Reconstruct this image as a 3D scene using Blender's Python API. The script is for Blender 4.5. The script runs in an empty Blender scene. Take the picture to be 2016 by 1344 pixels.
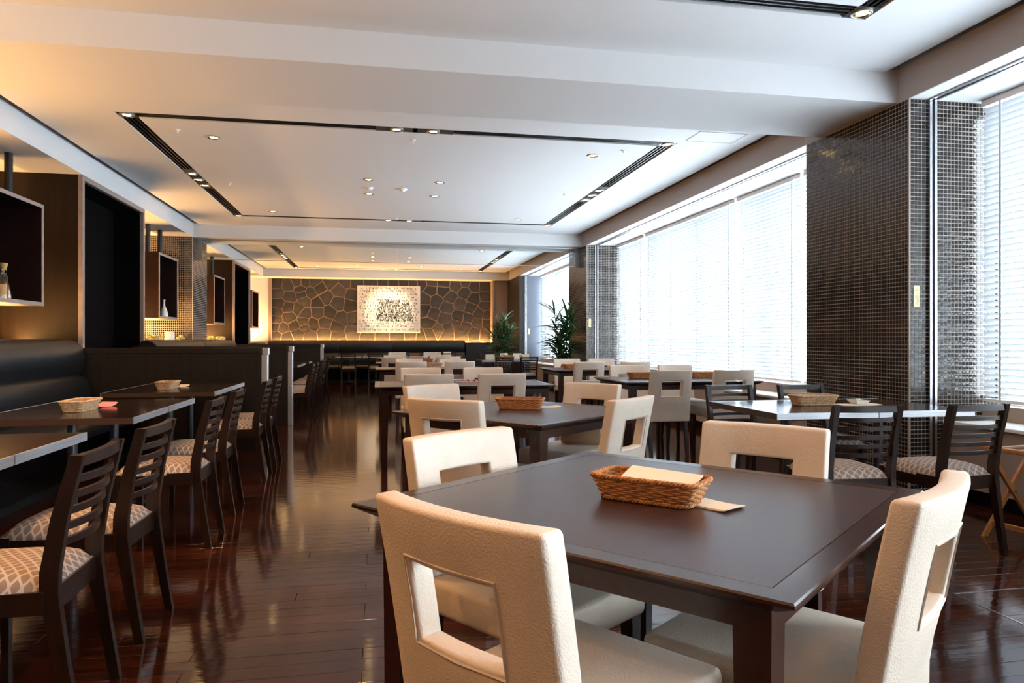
import bpy, bmesh, math, random
from mathutils import Vector, Matrix
R = random.Random(7)
S = bpy.context.scene
COL = S.collection
PI = math.pi
rad = math.radians

# ------------------------------------------------------------------ camera, sky, exposure
YAW = math.atan(266 / 1400)
cam = bpy.data.cameras.new('camera')
cam.sensor_width = 36.0
cam.lens = 36.0 * 1400 / 2016
cam.shift_y = -2 / 2016
cam.clip_start = 0.02
co = bpy.data.objects.new('camera', cam)
co.location = (0, 0, 1.13)
co.rotation_euler = (PI / 2, 0, -YAW)
COL.objects.link(co)
S.camera = co

W = bpy.data.worlds.new('overcast_sky')
S.world = W
W.use_nodes = True
bg = W.node_tree.nodes['Background']
bg.inputs['Strength'].default_value = 24.0
_n, _l = W.node_tree.nodes, W.node_tree.links
_tc = _n.new('ShaderNodeTexCoord')
_sx = _n.new('ShaderNodeSeparateXYZ')
_rp = _n.new('ShaderNodeValToRGB')          # pale overcast sky above a duller city below the horizon
_rp.color_ramp.elements[0].position = .42
_rp.color_ramp.elements[0].color = (.50, .57, .64, 1)
_rp.color_ramp.elements[1].position = .52
_rp.color_ramp.elements[1].color = (.83, .925, 1.0, 1)
_mr = _n.new('ShaderNodeMapRange')
_mr.inputs['From Min'].default_value = -1
_l.new(_tc.outputs['Generated'], _sx.inputs[0])
_l.new(_sx.outputs['Z'], _mr.inputs['Value'])
_l.new(_mr.outputs[0], _rp.inputs['Fac'])
_l.new(_rp.outputs['Color'], bg.inputs['Color'])
vs = S.view_settings
vs.view_transform = 'Standard'
vs.look = 'None'
vs.gamma = 1.0
vs.use_curve_mapping = False
vs.exposure = 0.42

WARM = (1.0, 0.52, 0.17)


def area(name, loc, rot, sx, sy, power, col=WARM, portal=False):
    l = bpy.data.lights.new(name, 'AREA')
    l.shape = 'RECTANGLE'
    l.size, l.size_y, l.energy, l.color = sx, sy, power, col
    if portal:
        l.cycles.is_portal = True
    o = bpy.data.objects.new(name, l)
    o.location, o.rotation_euler = loc, rot
    COL.objects.link(o)
    return o


# sampling portals in the window openings (they give off no light of their own)
for y0, y1 in ((-1.9, 4.45), (5.75, 12.45), (13.7, 18.65)):
    area('window_portal', (4.75, (y0 + y1) / 2, 1.75), (0, rad(90), 0), 2.4, y1 - y0, 1, portal=True)

# ------------------------------------------------------------------ materials


def mat(name, col, rough=.5, metal=0., var=0., vscale=6., stretch=(1, 1, 1), bump=0., bscale=150., coat=0.,
        objvar=0., spec=.5, bstretch=None, bdist=.01):
    m = bpy.data.materials.new(name)
    m.use_nodes = True
    nt = m.node_tree
    N, L = nt.nodes, nt.links
    p = N['Principled BSDF']
    p.inputs['Base Color'].default_value = (*col, 1)
    p.inputs['Roughness'].default_value = rough
    p.inputs['Metallic'].default_value = metal
    p.inputs['Specular IOR Level'].default_value = spec
    p.inputs['Coat Weight'].default_value = coat
    p.inputs['Coat Roughness'].default_value = .06
    tc = N.new('ShaderNodeTexCoord')
    src = None
    if var:
        mp = N.new('ShaderNodeMapping')
        mp.inputs['Scale'].default_value = stretch
        L.new(tc.outputs['Object'], mp.inputs['Vector'])
        nz = N.new('ShaderNodeTexNoise')
        nz.inputs['Scale'].default_value = vscale
        nz.inputs['Detail'].default_value = 5
        L.new(mp.outputs[0], nz.inputs['Vector'])
        rp = N.new('ShaderNodeValToRGB')
        rp.color_ramp.elements[0].position = .3
        rp.color_ramp.elements[1].position = .7
        rp.color_ramp.elements[0].color = (*[c * (1 - var) for c in col], 1)
        rp.color_ramp.elements[1].color = (*[min(1, c * (1 + var)) for c in col], 1)
        L.new(nz.outputs['Fac'], rp.inputs['Fac'])
        src = rp.outputs['Color']
    if objvar:
        oi = N.new('ShaderNodeObjectInfo')
        mr = N.new('ShaderNodeMapRange')
        mr.inputs['To Min'].default_value = 1 - objvar
        mr.inputs['To Max'].default_value = 1 + objvar
        L.new(oi.outputs['Random'], mr.inputs['Value'])
        mx = N.new('ShaderNodeVectorMath')
        mx.operation = 'SCALE'
        if src:
            L.new(src, mx.inputs[0])
        else:
            mx.inputs[0].default_value = col
        L.new(mr.outputs[0], mx.inputs['Scale'])
        src = mx.outputs[0]
    if src:
        L.new(src, p.inputs['Base Color'])
    if bump:
        nz2 = N.new('ShaderNodeTexNoise')
        nz2.inputs['Scale'].default_value = bscale
        nz2.inputs['Detail'].default_value = 3
        v = tc.outputs['Object']
        if bstretch:
            mp2 = N.new('ShaderNodeMapping')
            mp2.inputs['Scale'].default_value = bstretch
            L.new(v, mp2.inputs['Vector'])
            v = mp2.outputs[0]
        L.new(v, nz2.inputs['Vector'])
        b = N.new('ShaderNodeBump')
        b.inputs['Strength'].default_value = bump
        b.inputs['Distance'].default_value = bdist
        L.new(nz2.outputs['Fac'], b.inputs['Height'])
        L.new(b.outputs[0], p.inputs['Normal'])
        if coat:
            L.new(b.outputs[0], p.inputs['Coat Normal'])
    return m


def emit(name, col, strength):
    m = bpy.data.materials.new(name)
    m.use_nodes = True
    p = m.node_tree.nodes['Principled BSDF']
    p.inputs['Base Color'].default_value = (*col, 1)
    p.inputs['Emission Color'].default_value = (*col, 1)
    p.inputs['Emission Strength'].default_value = strength
    return m


def glass(name, tint=(1, 1, 1), refl=.5, rough=0.):
    m = bpy.data.materials.new(name)
    m.use_nodes = True
    N, L = m.node_tree.nodes, m.node_tree.links
    N.remove(N['Principled BSDF'])
    t = N.new('ShaderNodeBsdfTransparent')
    t.inputs[0].default_value = (*tint, 1)
    g = N.new('ShaderNodeBsdfGlossy')
    g.inputs['Roughness'].default_value = rough
    fr = N.new('ShaderNodeFresnel')
    fr.inputs['IOR'].default_value = 1.45
    mu = N.new('ShaderNodeMath')
    mu.operation = 'MULTIPLY'
    mu.inputs[1].default_value = refl
    L.new(fr.outputs[0], mu.inputs[0])
    mx = N.new('ShaderNodeMixShader')
    L.new(mu.outputs[0], mx.inputs[0])
    L.new(t.outputs[0], mx.inputs[1])
    L.new(g.outputs[0], mx.inputs[2])
    L.new(mx.outputs[0], N['Material Output'].inputs[0])
    return m


def translucent(name, col, fac=.45):
    m = bpy.data.materials.new(name)
    m.use_nodes = True
    N, L = m.node_tree.nodes, m.node_tree.links
    N.remove(N['Principled BSDF'])
    a = N.new('ShaderNodeBsdfDiffuse')
    a.inputs[0].default_value = (*col, 1)
    b = N.new('ShaderNodeBsdfTranslucent')
    b.inputs[0].default_value = (*col, 1)
    mx = N.new('ShaderNodeMixShader')
    mx.inputs[0].default_value = fac
    L.new(a.outputs[0], mx.inputs[1])
    L.new(b.outputs[0], mx.inputs[2])
    L.new(mx.outputs[0], N['Material Output'].inputs[0])
    return m


M = dict(
    ceil=mat('white_ceiling_paint', (.65, .65, .65), .8, bump=.05, bscale=60),
    plaster=mat('taupe_plaster', (.36, .27, .22), .75, bump=.05, bscale=80),
    fascia=mat('taupe_grey_fascia', (.42, .385, .37), .75),  # right fascia board, a darker tone than the bulkhead behind it
    white=mat('white_paint', (.82, .81, .79), .7),
    plank=mat('lacquered_plank', (.030, .0080, .0040), .09, var=.45, vscale=3, stretch=(1.2, 14, 4), objvar=.35,
              bump=.10, bscale=7, bstretch=(.8, 3.0, 1), bdist=.006),
    espresso=mat('espresso_wood', (.030, .0110, .0085), .26, var=.12, vscale=4, stretch=(1, 10, 10)),
    espresso_top=mat('espresso_table_veneer', (.036, .0150, .0125), .32, var=.18, vscale=5, stretch=(1, 12, 1), bump=.02,
                     bscale=30, bstretch=(1, 12, 1)),
    walnut=mat('dark_walnut_chair_wood', (.017, .0075, .0048), .30, var=.4, vscale=9, stretch=(6, 6, 1)),
    darkwood=mat('dark_wood_veneer', (.013, .008, .0055), .42, var=.45, vscale=5, stretch=(14, 14, .7), bump=.03, bscale=60,
                 bstretch=(8, 8, .5)),
    brownpanel=mat('brown_wood_panel', (.014, .0068, .003), .5, var=.25, vscale=4, stretch=(9, 9, .6), spec=.25),
    redbrown=mat('red_brown_shelf_lining', (.016, .0055, .004), .5, var=.2, vscale=4, spec=.2),
    shelfedge=mat('pale_brown_shelf_edging', (.30, .235, .21), .5, var=.12, vscale=10),
    black=mat('black_panel', (.0030, .0025, .0025), .2, spec=.12),
    matteblack=mat('matte_black_lining', (.003, .0025, .0025), .9, spec=.05),
    blackmetal=mat('black_metal', (.012, .012, .013), .4, metal=.3),
    greymetal=mat('dark_grey_metal', (.10, .10, .11), .38, metal=.8),
    alu=mat('brushed_aluminium', (.70, .72, .75), .42, metal=1., var=.12, vscale=3, stretch=(1, 60, 60)),
    steel=mat('satin_steel', (.55, .56, .58), .25, metal=1.),
    laminate=mat('dark_laminate', (.020, .0115, .008), .13, var=.25, vscale=5, stretch=(14, 1, 1)),
    lamedge=mat('brown_laminate_edge', (.060, .032, .02), .35),
    leather=mat('black_leather', (.010, .011, .013), .36, var=.15, vscale=6, bump=.12, bscale=160, bdist=.004),
    cream=mat('cream_leatherette', (.70, .595, .485), .52, var=.04, vscale=12, bump=.35, bscale=230, bdist=.004),
    creamseam=mat('cream_stitched_seam', (.58, .49, .40), .6),
    wicker=mat('orange_brown_wicker', (.46, .19, .055), .45, var=.35, vscale=60),
    paleWicker=mat('pale_wicker', (.55, .36, .20), .5, var=.3, vscale=60),
    paper=mat('cream_paper', (.84, .72, .54), .7, var=.04),
    pink=mat('pink_paper_napkin', (.78, .28, .30), .7, var=.08, vscale=20),
    liner=mat('rust_cloth_liner', (.40, .10, .03), .8),
    china=mat('white_china', (.82, .82, .80), .15),
    ink=mat('black_ink', (.012, .010, .009), .6),
    canvas=mat('pale_canvas', (.86, .80, .70), .75, var=.03, vscale=5),
    stone=mat('dark_slate_stone', (.042, .036, .031), .6, var=.5, vscale=3.5, objvar=.35, bump=.5, bscale=14, bdist=.02),
    grout=mat('tan_mortar', (.42, .28, .18), .85, var=.2, vscale=8, bump=.3, bscale=60),
    tile=mat('dark_brown_mosaic_tile', (.016, .011, .009), .12, var=.3, vscale=26),
    tilegrout=mat('pale_grey_tile_grout', (.40, .35, .31), .8),
    greypanel=mat('slate_grey_panel', (.12, .135, .165), .5),
    slat=translucent('white_blind_slat', (.44, .46, .48), .08),
    pane=glass('clear_window_glass', (.97, .99, 1), .6),
    smoke=glass('smoke_barrier_glass', (.90, .93, .94), 1.6),
    vase=glass('clear_vase_glass', (.92, .96, .94), 2.2, .02),
    leaf=mat('green_palm_leaf', (.030, .105, .030), .38, var=.45, vscale=3, objvar=.45),
    cane=mat('brown_palm_cane', (.11, .07, .035), .7, var=.3, vscale=30),
    pot=mat('dark_planter', (.035, .03, .028), .4),
    soil=mat('dark_soil', (.02, .013, .009), .95, bump=.6, bscale=60),
    plate=mat('pale_yellow_plate', (.78, .70, .36), .5),
    ash=mat('orange_ash_wood', (.42, .17, .05), .4, var=.2, vscale=8, stretch=(8, 8, 1)),
    tan=mat('tan_leather', (.42, .27, .16), .5, bump=.2, bscale=180, bdist=.003),
    petal=mat('pale_yellow_petals', (.85, .74, .34), .7, var=.15, vscale=30),
    cork=mat('ochre_stopper', (.55, .34, .10), .6),
    amber=mat('amber_contents', (.70, .33, .08), .4),
    lamp=emit('warm_lamp_glow', (1.0, .66, .28), 22.),
    led=emit('warm_led_strip', (1.0, .58, .20), 9.),
    reflector=mat('warm_reflector', (.85, .62, .32), .2, metal=1.),
    ring=mat('grey_trim_ring', (.42, .40, .38), .35, metal=.7),
)

# patterned seat fabric: chains of interlocking ovals
fab = mat('patterned_seat_fabric', (.30, .22, .17), .7)
nt = fab.node_tree
N, L = nt.nodes, nt.links


def math_node(op, a, b=None):
    n = N.new('ShaderNodeMath')
    n.operation = op
    for i, v in enumerate((a, b)):
        if v is None:
            continue
        if isinstance(v, (int, float)):
            n.inputs[i].default_value = v
        else:
            L.new(v, n.inputs[i])
    return n.outputs[0]


tc = N.new('ShaderNodeTexCoord')
sp = N.new('ShaderNodeSeparateXYZ')
L.new(tc.outputs['Object'], sp.inputs[0])
wav = math_node('SINE', math_node('MULTIPLY', sp.outputs['X'], 2 * PI / .046))
sg = math_node('MULTIPLY', wav, .0078)
pitch = .033
parts = []
for s_, off in ((1, 0), (-1, .5)):
    yy = math_node('ADD', sp.outputs['Y'], math_node('MULTIPLY', sg, s_))
    fr = math_node('FRACT', math_node('ADD', math_node('DIVIDE', yy, pitch), 10 + off))
    parts.append(math_node('ABSOLUTE', math_node('SUBTRACT', fr, .5)))
mn = math_node('MINIMUM', parts[0], parts[1])
msk = math_node('LESS_THAN', mn, .13)
mx = N.new('ShaderNodeMix')
mx.data_type = 'RGBA'
L.new(msk, mx.inputs['Factor'])
mx.inputs['A'].default_value = (.235, .17, .135, 1)
mx.inputs['B'].default_value = (.47, .41, .355, 1)
L.new(mx.outputs['Result'], N['Principled BSDF'].inputs['Base Color'])
M['fabric'] = fab

# floor further off: the same lacquered boards drawn by the material
fl = mat('lacquered_board_floor', (.034, .0115, .0075), .09, var=.5, vscale=1.5, stretch=(1, 12, 1))
nt = fl.node_tree
N, L = nt.nodes, nt.links
p = N['Principled BSDF']
tc = N.new('ShaderNodeTexCoord')
br = N.new('ShaderNodeTexBrick')
br.inputs['Scale'].default_value = 1
br.inputs['Brick Width'].default_value = 1.2
br.inputs['Row Height'].default_value = .09
br.inputs['Mortar Size'].default_value = .002
br.inputs['Color1'].default_value = (.021, .0058, .003, 1)
br.inputs['Color2'].default_value = (.048, .013, .0065, 1)
br.inputs['Mortar'].default_value = (.01, .005, .004, 1)
L.new(tc.outputs['Object'], br.inputs['Vector'])
L.new(br.outputs['Color'], p.inputs['Base Color'])
nz = N.new('ShaderNodeTexNoise')
nz.inputs['Scale'].default_value = 6
mp = N.new('ShaderNodeMapping')
mp.inputs['Scale'].default_value = (.8, 3.5, 1)
L.new(tc.outputs['Object'], mp.inputs['Vector'])
L.new(mp.outputs[0], nz.inputs['Vector'])
sb = N.new('ShaderNodeMath')
sb.operation = 'SUBTRACT'
L.new(nz.outputs['Fac'], sb.inputs[0])
L.new(br.outputs['Fac'], sb.inputs[1])
bp = N.new('ShaderNodeBump')
bp.inputs['Strength'].default_value = .10
bp.inputs['Distance'].default_value = .006
L.new(sb.outputs[0], bp.inputs['Height'])
L.new(bp.outputs[0], p.inputs['Normal'])
L.new(bp.outputs[0], p.inputs['Coat Normal'])
M['floor'] = fl

# ------------------------------------------------------------------ mesh helpers


class MB:
    def __init__(s):
        s.v, s.f = [], []

    def add(s, vs_, fs):
        k = len(s.v)
        s.v += [tuple(v) for v in vs_]
        s.f += [tuple(i + k for i in f) for f in fs]
        return s

    def addbm(s, bm):
        bm.verts.index_update()
        s.add([v.co[:] for v in bm.verts], [[v.index for v in f.verts] for f in bm.faces])
        bm.free()
        return s

    def box(s, x0, x1, y0, y1, z0, z1, bev=0., seg=2):
        vs_ = [(x, y, z) for z in (z0, z1) for y in (y0, y1) for x in (x0, x1)]
        fs = [(0, 2, 3, 1), (4, 5, 7, 6), (0, 1, 5, 4), (2, 6, 7, 3), (0, 4, 6, 2), (1, 3, 7, 5)]
        if not bev:
            return s.add(vs_, fs)
        bm = bmesh.new()
        b = [bm.verts.new(v) for v in vs_]
        for f in fs:
            bm.faces.new([b[i] for i in f])
        bmesh.ops.bevel(bm, geom=bm.edges[:], offset=bev, segments=seg, profile=.5, affect='EDGES')
        return s.addbm(bm)

    def hull(s, bot, top):
        """prism between two polygons of equal count"""
        n = len(bot)
        fs = [tuple(range(n - 1, -1, -1)), tuple(range(n, 2 * n))]
        fs += [(i, (i + 1) % n, n + (i + 1) % n, n + i) for i in range(n)]
        return s.add(list(bot) + list(top), fs)

    def bar(s, a, b, w, d, w2=None, d2=None):
        """square-section upright between two points; w along x, d along y"""
        w2, d2 = w2 or w, d2 or d
        q = ((-1, -1), (1, -1), (1, 1), (-1, 1))
        return s.hull([(a[0] + i * w / 2, a[1] + j * d / 2, a[2]) for i, j in q],
                      [(b[0] + i * w2 / 2, b[1] + j * d2 / 2, b[2]) for i, j in q])

    def tube(s, pts, r, sides=6, closed=False, cap=True):
        pts = [Vector(p_) for p_ in pts]
        n = len(pts)
        rr = r if isinstance(r, (list, tuple)) else [r] * n
        vs_, fs = [], []
        up = None
        for i, p_ in enumerate(pts):
            if closed:
                t = pts[(i + 1) % n] - pts[i - 1]
            else:
                t = pts[min(i + 1, n - 1)] - pts[max(i - 1, 0)]
            t.normalize()
            if up is None:
                up = Vector((0, 0, 1)) if abs(t.z) < .9 else Vector((1, 0, 0))
            sd = t.cross(up)
            sd.normalize()
            up = sd.cross(t)
            for k in range(sides):
                a_ = 2 * PI * k / sides
                vs_.append(p_ + (sd * math.cos(a_) + up * math.sin(a_)) * rr[i])
        m_ = n if closed else n - 1
        for i in range(m_):
            j = (i + 1) % n
            for k in range(sides):
                l_ = (k + 1) % sides
                fs.append((i * sides + k, i * sides + l_, j * sides + l_, j * sides + k))
        if cap and not closed:
            fs.append(tuple(range(sides - 1, -1, -1)))
            fs.append(tuple((n - 1) * sides + k for k in range(sides)))
        return s.add(vs_, fs)

    def lathe(s, prof, n=24, c=(0, 0, 0)):
        vs_, fs = [], []
        for r_, z in prof:
            for k in range(n):
                a_ = 2 * PI * k / n
                vs_.append((c[0] + r_ * math.cos(a_), c[1] + r_ * math.sin(a_), c[2] + z))
        for i in range(len(prof) - 1):
            for k in range(n):
                l_ = (k + 1) % n
                fs.append((i * n + k, i * n + l_, (i + 1) * n + l_, (i + 1) * n + k))
        return s.add(vs_, fs)

    def disc(s, r_, z, n=24, c=(0, 0), up=True):
        ids = list(range(n))
        return s.add([(c[0] + r_ * math.cos(2 * PI * k / n), c[1] + r_ * math.sin(2 * PI * k / n), z) for k in ids],
                     [tuple(ids if up else ids[::-1])])

    def mesh(s, name, m, smooth=None):
        me = bpy.data.meshes.new(name)
        me.from_pydata(s.v, [], s.f)
        me.update()
        bm = bmesh.new()
        bm.from_mesh(me)
        bmesh.ops.recalc_face_normals(bm, faces=bm.faces[:])
        bm.to_mesh(me)
        bm.free()
        me.materials.append(m)
        if smooth is not None:
            me.polygons.foreach_set('use_smooth', [True] * len(me.polygons))
            me.set_sharp_from_angle(angle=rad(smooth))
        return me

    def obj(s, name, m, parent=None, smooth=None, **kw):
        return link(name, s.mesh(name, M[m], smooth), parent, **kw)


def link(name, me, parent=None, loc=None, rot=None, scale=None):
    o = bpy.data.objects.new(name, me)
    COL.objects.link(o)
    o.parent = parent
    if loc is not None:
        o.location = loc
    if rot is not None:
        o.rotation_euler = rot
    if scale is not None:
        o.scale = scale
    return o


def tag(o, label, cat, group=None):
    o['label'] = label
    o['category'] = cat
    if group:
        o['group'] = group
    return o


def thing(name, label, cat, loc=(0, 0, 0), rz=0., group=None):
    o = bpy.data.objects.new(name, None)
    o.empty_display_size = .1
    COL.objects.link(o)
    o.location = loc
    o.rotation_euler = (0, 0, rz)
    return tag(o, label, cat, group)


def struct(name, mb, m, parent=None, smooth=None, **kw):
    o = mb.obj(name, m, parent, smooth, **kw)
    if parent is None:
        o['kind'] = 'structure'
    return o


def copy_tree(o, parent=None):
    c = o.copy()
    COL.objects.link(c)
    c.parent = parent
    for ch in KIDS.get(o.name, []):
        copy_tree(ch, c)
    return c


KIDS = {}


def index_kids(root):
    for o in root.children_recursive:
        KIDS.setdefault(o.parent.name, []).append(o)


def dup(proto, used, label, loc, rz, group=None):
    """the prototype itself the first time, copies of it and of its parts afterwards"""
    if not used:
        used.append(1)
        index_kids(proto)
        o = proto
    else:
        o = copy_tree(proto)
    o.location = loc
    o.rotation_euler = (0, 0, rz)
    o['label'] = label
    if group:
        o['group'] = group
    return o


# ------------------------------------------------------------------ levels of the room
ZC, ZB, ZT = 3.09, 2.87, 3.38     # ceiling, beams and soffits, slab above
XL, XR = -3.03, 3.755             # fascia planes left and right
XWL, XWR = -4.0, 4.34             # left wall, blinds on the right
YB, YE = -3.2, 20.2               # wall behind the camera, beam before the stone wall

# floor: boards built one by one near the camera
PX0, PX1, PY0, PY1, PW, PLEN = -2.75, 3.95, .42, 4.47, .09, 1.2
PL_ROWS = int(round((PY1 - PY0) / PW))
PY1 = PY0 + PL_ROWS * PW
fb = MB()
fb.box(XWL - .1, 4.7, YB - .1, PY0, -.1, 0)
fb.box(XWL - .1, 4.7, PY1, 20.9, -.1, 0)
fb.box(XWL - .1, PX0, PY0, PY1, -.1, 0)
fb.box(PX1, 4.7, PY0, PY1, -.1, 0)
fb.box(PX0, PX1, PY0, PY1, -.1, -.014)
floor = struct('floor', fb, 'floor')
plank_mesh = {}
for r_ in range(PL_ROWS):
    x = PX0 - R.choice((0, .3, .6, .9))
    while x < PX1 - .01:
        a_, b_ = max(x, PX0), min(x + PLEN, PX1)
        x += PLEN
        if b_ - a_ < .05:
            continue
        ln = round(b_ - a_, 2)
        if ln not in plank_mesh:
            plank_mesh[ln] = MB().box(-ln / 2 + .0008, ln / 2 - .0008, -PW / 2 + .0006, PW / 2 - .0006, -.0138, 0,
                                      .0007, 1).mesh('plank', M['plank'])
        link('plank', plank_mesh[ln], floor, loc=((a_ + b_) / 2, PY0 + (r_ + .5) * PW, R.uniform(-.0004, .0002)),
             rot=(R.uniform(-.0035, .0035), R.uniform(-.0006, .0006), 0))
# metal strip let into the floor by the window side
struct('trim_1', MB().box(2.53, 3.94, 2.750, 2.758, -.003, .0015), 'steel')
struct('trim_2', MB().box(2.526, 2.534, .9, 2.758, -.003, .0015), 'steel')

# slab, side bulkheads, beams
struct('ceiling_slab', MB().box(XWL - .2, 4.75, YB - .1, 20.95, ZT, ZT + .12), 'ceil')
struct('trim_left_bulkhead', MB().box(XWL - .1, XL, YB, 20.9, ZB, ZT), 'ceil')
struct('trim_right_bulkhead', MB().box(XR + .012, 4.68, YB, 20.9, ZB, ZT), 'ceil')
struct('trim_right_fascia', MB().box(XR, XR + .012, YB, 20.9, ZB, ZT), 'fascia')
for i, (a_, b_) in enumerate(((4.6, 5.5), (12.75, 13.6), (20.2, 20.9))):
    struct('trim_%d' % (3 + i), MB().box(XL, XR, a_, b_, ZB, ZT), 'ceil')
# ceilings with a rectangular slot let in
SLW = .15
CX0, CX1 = -2.95, 3.65
SX0, SX1 = -2.21, 2.93
BAYS = ((YB, 4.6, -1.25, 3.87), (5.5, 12.75, 6.62, 11.85), (13.6, 20.2, 14.75, 19.95))
for (y0, y1, s0, s1) in BAYS:
    c = MB()
    T = ZC + .03
    for b_ in ((CX0, CX1, y0, s0), (CX0, CX1, s1, y1), (CX0, SX0, s0, s1), (SX1, CX1, s0, s1),
               (SX0 + SLW, SX1 - SLW, s0 + SLW, s1 - SLW)):
        c.box(*b_, ZC, T)
    struct('ceiling', c, 'ceil')
# walls
struct('wall_left', MB().box(XWL - .12, XWL, YB, 20.7, 0, ZB), 'brownpanel')
struct('wall_back', MB().box(XWL - .12, 4.7, YB - .12, YB, 0, ZT), 'darkwood')
wr = MB()
for y0, y1 in ((YB, 4.485), (5.73, 12.47), (13.69, 18.7)):
    wr.box(4.05, 4.62, y0, y1, 0.10, .53)
    wr.box(4.36, 4.62, y0, y1, .53, .66)
wr.box(4.05, 4.62, YB, -1.95, .53, ZB)
struct('wall_right', wr, 'plaster')
sill = MB()
bs = MB()
for y0, y1 in ((YB, 4.485), (5.73, 12.47), (13.69, 18.7)):
    sill.box(4.03, 4.36, y0, y1, .53, .555, .004, 1)
    bs.box(4.06, 4.6, y0, y1, 0, .10)
struct('trim_6', sill, 'white')
struct('baseboard_right', bs, 'black')
# end wall: stone in a shallow recess, pale return on the left, taupe on the right
ew = MB()
ew.box(XWL - .1, -2.97, 20.72, 20.9, 0, ZB)
struct('wall_end_left', ew, 'white')
ew = MB()
ew.box(3.36, 4.7, 20.45, 20.9, 0, ZB)
struct('wall_end_right', ew, 'plaster')
struct('trim_7', MB().box(-2.97, -2.885, 20.70, 20.9, 0, ZB), 'plaster')
struct('trim_8', MB().box(3.30, 3.36, 20.40, 20.9, 0, ZB, .004, 1), 'plaster')

# ------------------------------------------------------------------ stone wall, each stone cut to its neighbours
wall_end = struct('wall_end', MB().box(-2.885, 3.30, 20.80, 20.9, 0, ZB), 'grout')
SEED = [(100, 110), (200, 130), (275, 100), (335, 95), (300, 165), (420, 95), (460, 150), (385, 195), (550, 100), (620, 170),
        (680, 90), (765, 100), (740, 215), (110, 195), (210, 225), (310, 205), (335, 268), (440, 280), (610, 285), (720, 300),
        (510, 235), (120, 290), (200, 320), (285, 335), (100, 365), (205, 410), (335, 375), (445, 365), (540, 370), (640, 430),
        (745, 425), (325, 455), (400, 475), (505, 460), (95, 430), (88, 490), (250, 490), (155, 510), (275, 550), (340, 500),
        (385, 575), (495, 565), (605, 495), (612, 585), (740, 545), (185, 585), (100, 575), (870, 580), (985, 580),
        (1120, 580), (1245, 580), (900, 100), (1085, 105), (1180, 92), (1262, 110), (1000, 95), (900, 250), (1050, 240),
        (1210, 250), (900, 420), (1060, 420), (1210, 430), (1420, 95), (1335, 105), (1415, 165), (1530, 105), (1640, 120),
        (1725, 95), (1800, 130), (1905, 130), (1525, 170), (1365, 250), (1460, 265), (1590, 235), (1720, 190), (1800, 245),
        (1905, 230), (1560, 325), (1675, 300), (1365, 350), (1430, 385), (1540, 430), (1770, 335), (1905, 310), (1665, 410),
        (1745, 425), (1840, 385), (1925, 400), (1395, 470), (1640, 490), (1725, 505), (1830, 470), (1925, 475), (1480, 535),
        (1575, 510), (1400, 570), (1560, 585), (1685, 575), (1805, 565), (1905, 575), (1330, 590)]
PTS = [(-2.89 + (zx - 65) * .003284, 2.87 - (zy - 65 - .012 * (zx - 65)) * .00318) for zx, zy in SEED]
x = -2.7
while x < 3.3:                                      # stones low down behind the bench
    PTS += [(x + R.uniform(-.08, .08), .85 + R.uniform(-.06, .06)), (x + .2 + R.uniform(-.08, .08), .35)]
    x += .5


def clip(poly, nx, nz, d):
    out = []
    for i in range(len(poly)):
        a_, b_ = poly[i], poly[(i + 1) % len(poly)]
        da, db = a_[0] * nx + a_[1] * nz - d, b_[0] * nx + b_[1] * nz - d
        if da <= 0:
            out.append(a_)
        if da * db < 0:
            t = da / (da - db)
            out.append((a_[0] + (b_[0] - a_[0]) * t, a_[1] + (b_[1] - a_[1]) * t))
    return out


for i, (px, pz) in enumerate(PTS):
    poly = [(-2.88, .02), (3.295, .02), (3.295, 2.865), (-2.88, 2.865)]
    for j, (qx, qz) in enumerate(PTS):
        if i == j:
            continue
        nx, nz = qx - px, qz - pz
        ln = math.hypot(nx, nz)
        if ln > 1.6:
            continue
        nx, nz = nx / ln, nz / ln
        poly = clip(poly, nx, nz, nx * (px + qx) / 2 + nz * (pz + qz) / 2 - .0115)
        if len(poly) < 3:
            break
    if len(poly) < 3:
        continue
    cx = sum(a_ for a_, b_ in poly) / len(poly)
    cz = sum(b_ for a_, b_ in poly) / len(poly)
    dep = R.uniform(.012, .026)
    base = [(a_ - cx, 0, b_ - cz) for a_, b_ in poly]
    face = [(a_ * .965, -dep + R.uniform(-.004, .004), c_ * .965) for a_, b_, c_ in base]
    link('stone', MB().hull(base, face).mesh('stone', M['stone']), wall_end, loc=(cx, 20.803, cz))

# ------------------------------------------------------------------ tiled pillars
TP, TG, TH = .0305, .0045, .0022


def tile_face(mb, origin, u, n, width, height):
    """square tiles standing proud of the grout; u runs along the wall, n points out of it"""
    nu, nz_ = int(width / TP), int(height / TP)
    du = (width - nu * TP) / 2
    o = Vector(origin)
    u, n = Vector(u), Vector(n)
    z = Vector((0, 0, 1))
    h = TP - TG
    bev = .0012
    for k in range(nz_):
        for i in range(nu):
            p_ = o + u * (du + i * TP + TG / 2) + z * (k * TP + TG / 2)
            j = R.uniform(-.0003, .0003)
            a_ = [p_, p_ + u * h, p_ + u * h + z * h, p_ + z * h]
            b_ = [p_ + u * bev + z * bev, p_ + u * (h - bev) + z * bev, p_ + u * (h - bev) + z * (h - bev),
                  p_ + u * bev + z * (h - bev)]
            t1, t2 = R.uniform(-.00025, .00025), R.uniform(-.00025, .00025)
            b_ = [q + n * (TH + j + s1 * t1 + s2 * t2) for q, s1, s2 in zip(b_, (-1, 1, 1, -1), (-1, -1, 1, 1))]
            k0 = len(mb.v)
            mb.v += [tuple(q) for q in a_ + b_]
            mb.f += [(k0 + 4, k0 + 5, k0 + 6, k0 + 7), (k0, k0 + 1, k0 + 5, k0 + 4), (k0 + 1, k0 + 2, k0 + 6, k0 + 5),
                     (k0 + 2, k0 + 3, k0 + 7, k0 + 6), (k0 + 3, k0, k0 + 4, k0 + 7)]


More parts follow.
